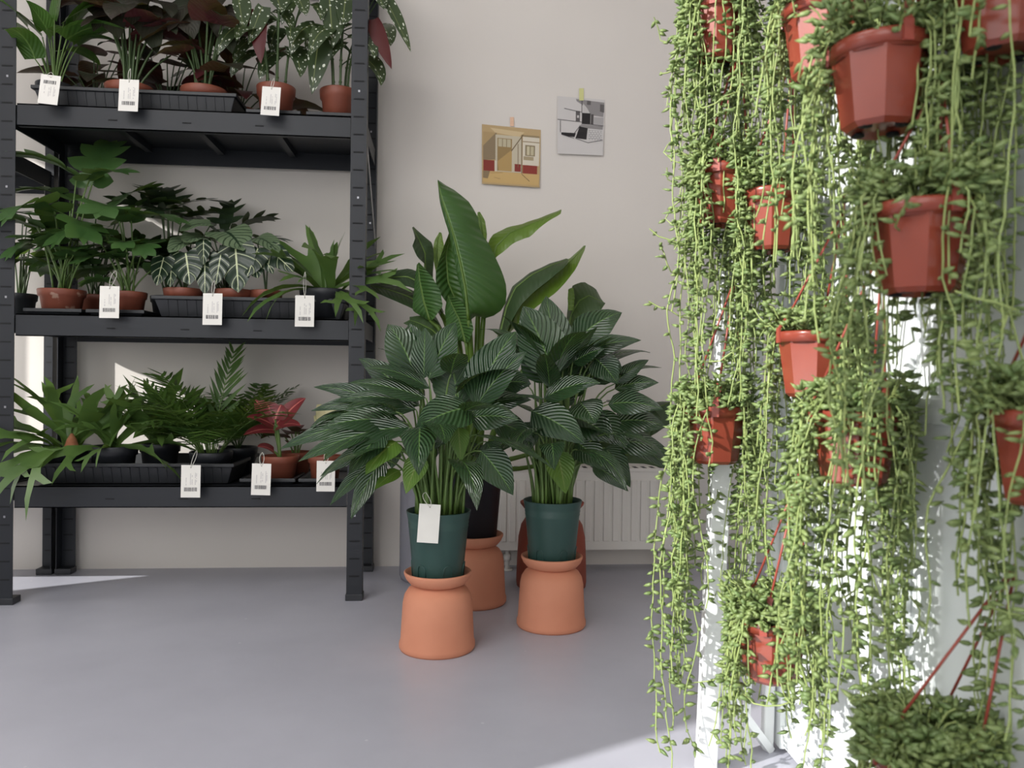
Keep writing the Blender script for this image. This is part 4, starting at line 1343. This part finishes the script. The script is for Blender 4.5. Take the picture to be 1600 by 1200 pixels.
def drawing(corners, base, polys, label, tape, tcol, cat='drawing'):
    Cn = [onY(x, y, YW - (0.003 if i < 2 else 0.012)) for i, (x, y) in enumerate(corners)]     # tl tr br bl
    t = thing('drawing', label, cat, sum(Cn, V((0, 0, 0))) / 4)
    f = lambda u, v: (Cn[0] * (1 - u) + Cn[1] * u) * (1 - v) + (Cn[3] * (1 - u) + Cn[2] * u) * v
    b = MB()
    mats = [simple('paper_' + str(len(bpy.data.materials)), base, None, 0.8)]
    fr = [f(0, 0), f(1, 0), f(1, 1), f(0, 1)]
    bk = [q + V((0, 0.0012, 0)) for q in fr]
    b.add(fr + bk, [(0, 3, 2, 1), (4, 5, 6, 7), (0, 1, 5, 4), (1, 2, 6, 5), (2, 3, 7, 6), (3, 0, 4, 7)], None, 0, True)
    idx = {}
    for k, (col, pts) in enumerate(polys):
        if col not in idx:
            idx[col] = len(mats)
            mats.append(simple('ink_' + str(len(bpy.data.materials)), lin(*col), None, 0.8))
        vv = [f(u, v) + V((0, -0.0004 - 0.00003 * k, 0)) for (u, v) in pts]
        b.add(vv, [tuple(range(len(vv)))], None, idx[col], True)
    b.build('paper', mats, t)
    b = MB()
    q = [onY(x, y, YW - 0.006) for x, y in tape]
    b.add(q + [p + V((0, 0.001, 0)) for p in q], [(0, 1, 2, 3), (7, 6, 5, 4), (0, 4, 5, 1), (1, 5, 6, 2), (2, 6, 7, 3), (3, 7, 4, 0)], None, 0, True)
    b.build('tape', simple('tape_' + label[:6], lin(*tcol), None, 0.5), t)


def nz(pts, x0, y0, w, h):
    return [((x - x0) / w, (y - y0) / h) for x, y in pts]


def ln(a, b_, w):
    dx, dy = b_[0] - a[0], b_[1] - a[1]
    l = math.hypot(dx, dy)
    nx_, ny_ = -dy / l * w / 2, dx / l * w / 2
    return [(a[0] + nx_, a[1] + ny_), (b_[0] + nx_, b_[1] + ny_), (b_[0] - nx_, b_[1] - ny_), (a[0] - nx_, a[1] - ny_)]


def rc(x0, y0, x1, y1):
    return [(x0, y0), (x1, y0), (x1, y1), (x0, y1)]


q1 = lambda p: nz(p, 293, 385, 369, 375)
TAN = (186, 160, 118)
polys = [((176, 150, 108), q1(rc(300, 430, 380, 610))), ((140, 122, 96), q1([(300, 520), (385, 425), (385, 600), (300, 610)])), ((206, 184, 144), q1([(345, 402), (560, 412), (525, 445), (375, 430)])),
         ((196, 186, 164), q1(rc(378, 442, 545, 675))), ((150, 126, 84), q1(rc(390, 462, 482, 670))), ((188, 178, 150), q1(rc(396, 466, 474, 516))), ((130, 112, 82), q1(rc(420, 466, 424, 516))), ((130, 112, 82), q1(rc(446, 466, 450, 516))),
         ((178, 148, 96), q1([(482, 530), (482, 670), (400, 670), (392, 610)])), ((214, 205, 188), q1(rc(550, 430, 655, 622))), ((150, 132, 100), q1(rc(550, 428, 655, 440))), ((150, 132, 100), q1(rc(550, 468, 655, 474))),
         ((138, 124, 96), q1(rc(566, 492, 628, 562))), ((200, 190, 160), q1(rc(576, 500, 594, 556))), ((190, 180, 150), q1(rc(600, 500, 620, 556))), ((168, 152, 122), q1(rc(556, 566, 620, 590))),
         ((134, 54, 46), q1(rc(302, 608, 372, 676))), ((134, 54, 46), q1(rc(500, 620, 540, 668))), ((140, 58, 48), q1(rc(552, 622, 644, 676))), ((214, 205, 188), q1(rc(374, 608, 386, 676))),
         ((110, 92, 66), q1(ln((478, 540), (552, 428), 6))), ((110, 92, 66), q1(ln((543, 430), (546, 690), 5))), ((110, 92, 66), q1(ln((546, 680), (596, 725), 4))), ((120, 100, 74), q1(ln((520, 490), (522, 640), 4))),
         ((200, 168, 112), q1(rc(300, 678, 655, 750))), ((140, 120, 92), q1([(300, 678), (345, 676), (330, 725), (300, 722)])), ((160, 132, 88), q1(ln((370, 715), (410, 722), 3))), ((160, 132, 88), q1(ln((345, 688), (425, 682), 3))), ((110, 92, 66), q1(ln((546, 682), (596, 725), 4)))]
drawing([(753, 194), (845, 203), (843, 293), (753, 287)], lin(*TAN), polys, 'tan painted sketch of a house front with red base bands taped on wall',
        [(797, 183), (803, 183), (803, 197), (797, 197)], (226, 186, 156))
q2 = lambda p: nz(p, 766, 205, 292, 362)
K = (34, 30, 32); GR = (140, 136, 136); LG = (196, 192, 190)
polys = [(GR, q2([(880, 214), (1056, 224), (1052, 318), (975, 312), (950, 268), (884, 228)])), ((96, 92, 92), q2(rc(948, 220, 972, 246))), ((96, 92, 92), q2([(1030, 236), (1056, 238), (1056, 290), (1030, 284)])), (LG, q2([(925, 240), (950, 268), (968, 300), (925, 296)])),
         ((92, 88, 88), q2(rc(880, 290, 906, 356))), (LG, q2(rc(888, 318, 900, 334))), (K, q2(rc(918, 300, 972, 372))), ((80, 76, 76), q2(rc(974, 305, 992, 372))), ((170, 166, 166), q2(rc(994, 322, 1054, 374))),
         (GR, q2([(915, 374), (1052, 378), (1050, 402), (960, 398), (905, 392)])), (K, q2([(905, 388), (956, 396), (950, 470), (880, 464)])), (K, q2([(790, 432), (882, 432), (874, 458), (838, 456), (790, 446)])),
         ((206, 203, 202), q2([(960, 398), (1050, 402), (1046, 466), (955, 472)]))]
for i in range(5):
    y = 408 + i * 13
    polys.append((GR, q2(ln((958, y), (1048, y + 2), 2.5))))
    for j in range(5):
        x = 968 + j * 18 + (i % 2) * 9
        if x < 1046:
            polys.append((GR, q2(ln((x, y), (x, y + 12), 2.5))))
for a_, b_ in (((766, 352), (918, 360)), ((918, 368), (1054, 376)), ((808, 280), (920, 298)), ((917, 222), (917, 300)), ((784, 358), (784, 432)), ((880, 466), (960, 490)), ((960, 490), (1052, 468)), ((905, 388), (868, 440)), ((906, 380), (906, 392)), ((790, 446), (870, 466))):
    polys.append(((70, 66, 68), q2(ln(a_, b_, 3.5))))
drawing([(871, 150), (945, 156), (942, 243), (871, 240)], lin(204, 200, 198), polys, 'black and white ink drawing of buildings taped on wall',
        [(905, 138), (912, 138), (912, 157), (905, 157)], (206, 206, 140))

# ------------------------------------------------------------------ white plant stand on the right


def cw(x, dep, z):                 # camera-aligned floor frame (right of view axis, depth, height)
    return V((CR.x, CR.y, 0)).normalized() * x + V((CF.x, CF.y, 0)).normalized() * dep + V((0, 0, z))


ST = thing('display_stand', 'white metal plant stand with a white back board, hung with trailing plants', 'plant stand', cw(0.5, 1.1, 0))
LEAN = 0.045
HS = 2.05


def wpost(x, dep, w, lean=0.0, name='post', h=HS):
    b = MB()
    b.bar(cw(x, dep, 0.0), cw(x + lean * h, dep, h), w, w, V((CF.x, CF.y, 0)))
    b.build(name, M['white_metal'], ST, 0.003)


wpost(0.384, 1.52, 0.036, LEAN * 0.75)
wpost(0.38, 0.45, 0.036, LEAN * 0.75)
wpost(0.485, 1.60, 0.014, 0.02)
wpost(0.535, 1.62, 0.022, 0.02)
# diagonal braces of the end frame
for (z0, z1) in ((0.33, 0.22), (0.12, 0.0), (0.78, 0.66), (1.2, 1.08)):
    b = MB(); b.bar(cw(0.40 + LEAN * 0.75 * z0, 1.53, z0 + 0.06), cw(0.54, 1.61, z1), 0.012, 0.016); b.build('brace', M['white_metal'], ST)
# back board with rails and stiles
b = MB()
pa, pb = cw(0.56, 1.64, 0.0), cw(0.64, 0.35, 0.0)
u_ = (pb - pa).normalized()
nrm = u_.cross(V((0, 0, 1))).normalized()
if nrm.dot(cw(-1, 0, 0)) < 0:
    nrm = -nrm
Lp = (pb - pa).length
b.obox((pa + pb) / 2 + V((0, 0, HS / 2 + 0.01)) - nrm * 0.012, u_ * (Lp / 2), nrm * 0.009, V((0, 0, HS / 2)))
o = b.build('back_board', M['white_panel'], ST)
for q in (0.02, 0.36, 0.66, 0.98):
    b = MB(); b.obox(pa + u_ * (Lp * q) + V((0, 0, HS / 2 + 0.01)) + nrm * 0.003, u_ * 0.018, nrm * 0.006, V((0, 0, HS / 2))); b.build('stile', M['white_panel'], o, 0.002)
for z in (0.04, 0.72, 1.38, 2.02):
    b = MB(); b.obox(pa + u_ * (Lp / 2) + V((0, 0, z)) + nrm * 0.002, u_ * (Lp / 2), nrm * 0.005, V((0, 0, 0.018))); b.build('rail', M['white_panel'], o, 0.002)
for z in (HS - 0.02,):
    b = MB(); b.bar(cw(0.384 + LEAN * 0.75 * z, 1.5, z), cw(0.38 + LEAN * 0.75 * z, 0.46, z), 0.02, 0.02); b.build('top_rail', M['white_metal'], ST)
    for dep in (1.52, 0.45):
        b = MB(); b.bar(cw(0.384 + LEAN * 0.75 * z, dep, z), cw(0.58, dep + 0.02, z), 0.02, 0.02); b.build('top_cross_bar', M['white_metal'], ST)


def spindle(lm, p, dirv, L, r, rng):
    d_ = dirv.normalized()
    a_ = d_.orthogonal().normalized()
    b_ = d_.cross(a_)
    vv = [p]
    for t, k in ((0.3, 1.0), (0.62, 0.85)):
        for g in range(4):
            c_ = PI / 2 * g
            vv.append(p + d_ * (L * t) + (a_ * math.cos(c_) + b_ * math.sin(c_) * 0.75) * (r * k))
    vv.append(p + d_ * L)
    ff = []
    for g in range(4):
        h = (g + 1) % 4
        ff += [(0, 1 + h, 1 + g), (1 + g, 1 + h, 5 + h, 5 + g), (5 + g, 5 + h, 9)]
    lm.add(vv, ff, [(0.5, 0.5)] * 10)


def hanging(px, py, w, label, seed, nv, lens, D_=0.12, sc=1.0, mound=110, rot=0.0, sag=0.0, spread=1.0, hook=None, bare=0.0, bdir=0.0):
    """pot whose rim centre is seen at (px,py) with a rim w pixels wide"""
    dep = D_ * FPX / w
    c = P(px, py, dep)
    R = D_ / 2
    h = 0.105
    rng = random.Random(seed)
    base = c - V((0, 0, h))
    t = thing('hanging_string_plant', label, 'hanging plant', base, 'hanging pots of trailing string succulents')
    b = MB()
    rb = R * 0.74
    n8 = 8
    b.lathe([(rb * 0.55, 0.006), (rb * 0.86, 0.0), (rb, 0.006), (R * 0.93, h - 0.016), (R * 0.93, h - 0.01)], base, n8, 0, True)
    b.lathe([(R * 0.86, h - 0.017), (R * 0.99, h - 0.017), (R, h - 0.003), (R * 0.985, h), (R * 0.93, h - 0.001), (R * 0.9, h - 0.02)], base, 36)
    po = b.build('pot', M['hangpot'], t)
    for g in range(4):
        b = MB()
        a_ = g * PI / 2 + 0.5
        q = base + V((math.cos(a_) * rb * 0.66, math.sin(a_) * rb * 0.66, -0.0005 + 0.004))
        b.lathe([(0.0001, -0.003), (0.008, -0.0035), (0.008, 0.0)], q, 10)
        b.build('drain_hole', M['slot'], po)
    b = MB(); b.lathe([(R * 0.9, h - 0.02), (R * 0.5, h - 0.012), (0.0001, h - 0.01)], base, 20); b.build('soil', M['soil'], t)
    # hook and three straps
    hk = P(hook[0], hook[1], dep) if hook else c + CR * (0.3 * D_) + V((0, 0, 0.235))
    for g in range(3):
        a_ = rot + g * 2 * PI / 3
        e = c + V((math.cos(a_) * R * 1.01, math.sin(a_) * R * 1.01, -0.006))
        b = MB()
        tg = V((-math.sin(a_), math.cos(a_), 0))
        f1 = e.lerp(hk, 0.2)
        b.bar(e - V((0, 0, 0.012)), e + V((0, 0, 0.012)), 0.012, 0.003, V((math.cos(a_), math.sin(a_), 0)))
        b.bar(e + V((0, 0, 0.01)), f1, 0.010, 0.0022, V((math.cos(a_), math.sin(a_), 0.2)))
        b.tube([f1, e.lerp(hk, 0.6), hk], 0.0019, 6)
        b.build('hanger_strap', M['strap'], t)
    b = MB()
    b.tube([hk + V((0, 0, -0.008)), hk + V((0, 0, 0.02))] + [hk + V((0.012 - 0.012 * math.cos(q), 0, 0.02 + 0.012 * math.sin(q))) for q in (0.5, 1.0, 1.6, 2.2, 2.8, 3.3)], 0.0024, 6)
    b.build('hook', M['strap'], t)
    # arm of the stand that carries the hook
    ap = hk + V((0.012, 0, 0.028))
    q = pa + u_ * max(0.02, min(Lp - 0.02, (ap - pa).dot(u_)))
    q = V((q.x, q.y, ap.z))
    if ap.z < HS:
        b = MB(); b.tube([ap - (q - ap).normalized() * 0.015, q], 0.003, 8); b.build('hanging_arm', M['white_metal'], ST)
    # vines
    sm, lm = MB(), MB()
    for i in range(nv):
        az = (i * 0.618034 % 1) * 2 * PI + rng.uniform(-0.2, 0.2)
        fa = (az - math.atan2(-c.y, -c.x) - bdir + PI) % (2 * PI) - PI
        if abs(fa) < bare and rng.random() < 0.9:
            az += bare * (1.0 if fa > 0 else -1.0) * rng.uniform(0.9, 1.6)
        o_ = V((math.cos(az), math.sin(az), 0))
        p = c + o_ * (R * rng.uniform(0.3, 0.8)) + V((0, 0, -0.012))
        pts = [p, c + o_ * (R * 0.95) + V((0, 0, rng.uniform(0.008, 0.03)))]
        out = R * rng.uniform(1.05, 1.35) * (1 + 0.35 * (spread - 1))
        p = c + o_ * out + V((0, 0, rng.uniform(-0.02, 0.008)))
        pts.append(p)
        L = rng.uniform(*lens) * (1.0 if rng.random() < 0.8 else 0.5)
        st = 0.022
        vel = V((rng.uniform(-0.1, 0.1), rng.uniform(-0.1, 0.1), -1)) + o_ * 0.1
        k = int(L / st)
        anc = p.copy()
        curl = rng.random() < 0.13
        for j in range(k):
            vel = vel + V((rng.gauss(0, 0.16) - 1.6 * (p.x - anc.x), rng.gauss(0, 0.16) - 1.6 * (p.y - anc.y), 0))
            vel.x *= 0.66; vel.y *= 0.66
            vel.z = -1
            if curl and j > k - 6:
                vel = vel + V((rng.gauss(0, 0.6), rng.gauss(0, 0.6), 0.6 + 0.25 * (j - k + 6)))
            p = p + vel.normalized() * st
            if p.z < 0.01:
                break
            off = (p - pa).dot(nrm)
            if off < 0.03:
                p = p + nrm * (0.03 - off)
            pts.append(p)
        n = len(pts)
        sm.tube(pts, [0.0013 * sc] * n, 4, 0, False)
        dens = rng.choice((1, 1, 1, 2, 2))
        for j in range(1, n - 1):
            for kk in range(3 if dens == 1 else 1):
                if rng.random() < 0.10 + 0.42 * j / n:
                    continue
                q = pts[j].lerp(pts[j + 1], rng.random())
                g = rng.uniform(0, 2 * PI)
                dv = V((math.cos(g), math.sin(g), rng.uniform(-0.7, 0.35)))
                spindle(lm, q, dv, rng.uniform(0.014, 0.024) * sc, rng.uniform(0.0034, 0.0052) * sc, rng)
    for i in range(mound):
        g = rng.uniform(0, 2 * PI)
        q = math.sqrt(rng.random()) * R * 1.12
        p = c + V((math.cos(g) * q, math.sin(g) * q, rng.uniform(-0.01, 0.03)))
        e = p + V((math.cos(g) * 0.02, math.sin(g) * 0.02, rng.uniform(0.0, 0.03)))
        sm.tube([p, (p + e) / 2 + V((0, 0, 0.006)), e], 0.0011 * sc, 4, 0, False)
        for kk in range(4):
            a_ = rng.uniform(0, 2 * PI)
            spindle(lm, p.lerp(e, rng.random()), V((math.cos(a_), math.sin(a_), rng.uniform(-0.2, 0.9))), rng.uniform(0.015, 0.024) * sc, rng.uniform(0.0036, 0.0054) * sc, rng)
    sm.build('vines', M['vine_stem'], t)
    lm.build('foliage', M['vine_leaf'], t)
    return c


H = hanging
H(1122, 8, 84, 'small orange pot of string plant cut by the top edge, nearest the drawings', 201, 60, (0.15, 0.5), 0.098, bare=0.5)
H(1128, 262, 86, 'hanging string plant at the left edge of the curtain, second pot down', 202, 60, (0.15, 0.55), 0.1, bare=0.4)
H(1206, 300, 96, 'hanging string plant whose red pot face shows bare beside the door handle', 203, 46, (0.12, 0.42), 0.108, rot=0.4, bare=1.1, bdir=-0.5)
H(1274, 519, 116, 'hanging string plant with a glossy sunlit pot in the middle of the curtain', 204, 46, (0.12, 0.42), rot=1.0, hook=(1318, 330), bare=1.0, bdir=-0.4)
H(1117, 634, 97, 'hanging string plant in the bright orange pot in front of the white post', 205, 54, (0.2, 0.7), 0.114, rot=0.2, bare=0.7)
H(1336, 640, 132, 'hanging string plant with a mostly covered pot right below the glossy sunlit pot', 206, 56, (0.15, 0.5), rot=0.7)
H(1288, 12, 128, 'hanging string plant at the top, left of the two overlapping big pots', 207, 40, (0.12, 0.42), rot=0.3, bare=1.1)
H(1376, 72, 152, 'hanging string plant in the big pot with visible base holes near the top', 208, 38, (0.15, 0.45), rot=2.6, bare=1.0, bdir=-0.2)
H(1438, 322, 158, 'hanging string plant in the big shaded pot right of the curtain centre', 209, 36, (0.12, 0.42), rot=2.7, hook=(1470, 120), bare=0.6)
H(1206, 962, 112, 'lowest left hanging string plant with bushy dense top above the floor', 210, 50, (0.05, 0.26), rot=2.0, mound=300, hook=(1248, 745), bare=0.5)
H(1645, 640, 172, 'blurred hanging string plant cut by the right edge', 211, 36, (0.1, 0.45), rot=2.2, bare=0.9)
H(1446, 1172, 156, 'hanging string plant at the bottom edge seen from above, with dark dense top', 212, 40, (0.05, 0.2), rot=0.9, mound=300, hook=(1588, 880))
# pots above the frame whose vines hang into the picture
H(1185, -150, 100, 'string plant hanging above the frame, its vines filling the top left of curtain', 213, 46, (0.3, 0.62), 0.115, bare=0.5)
H(1495, -130, 150, 'string plant hanging above the frame, its vines filling the top right of curtain', 214, 30, (0.3, 0.62))
H(1575, -60, 165, 'string plant above the frame at the far right, its blurred vines reaching down', 215, 24, (0.2, 0.55))
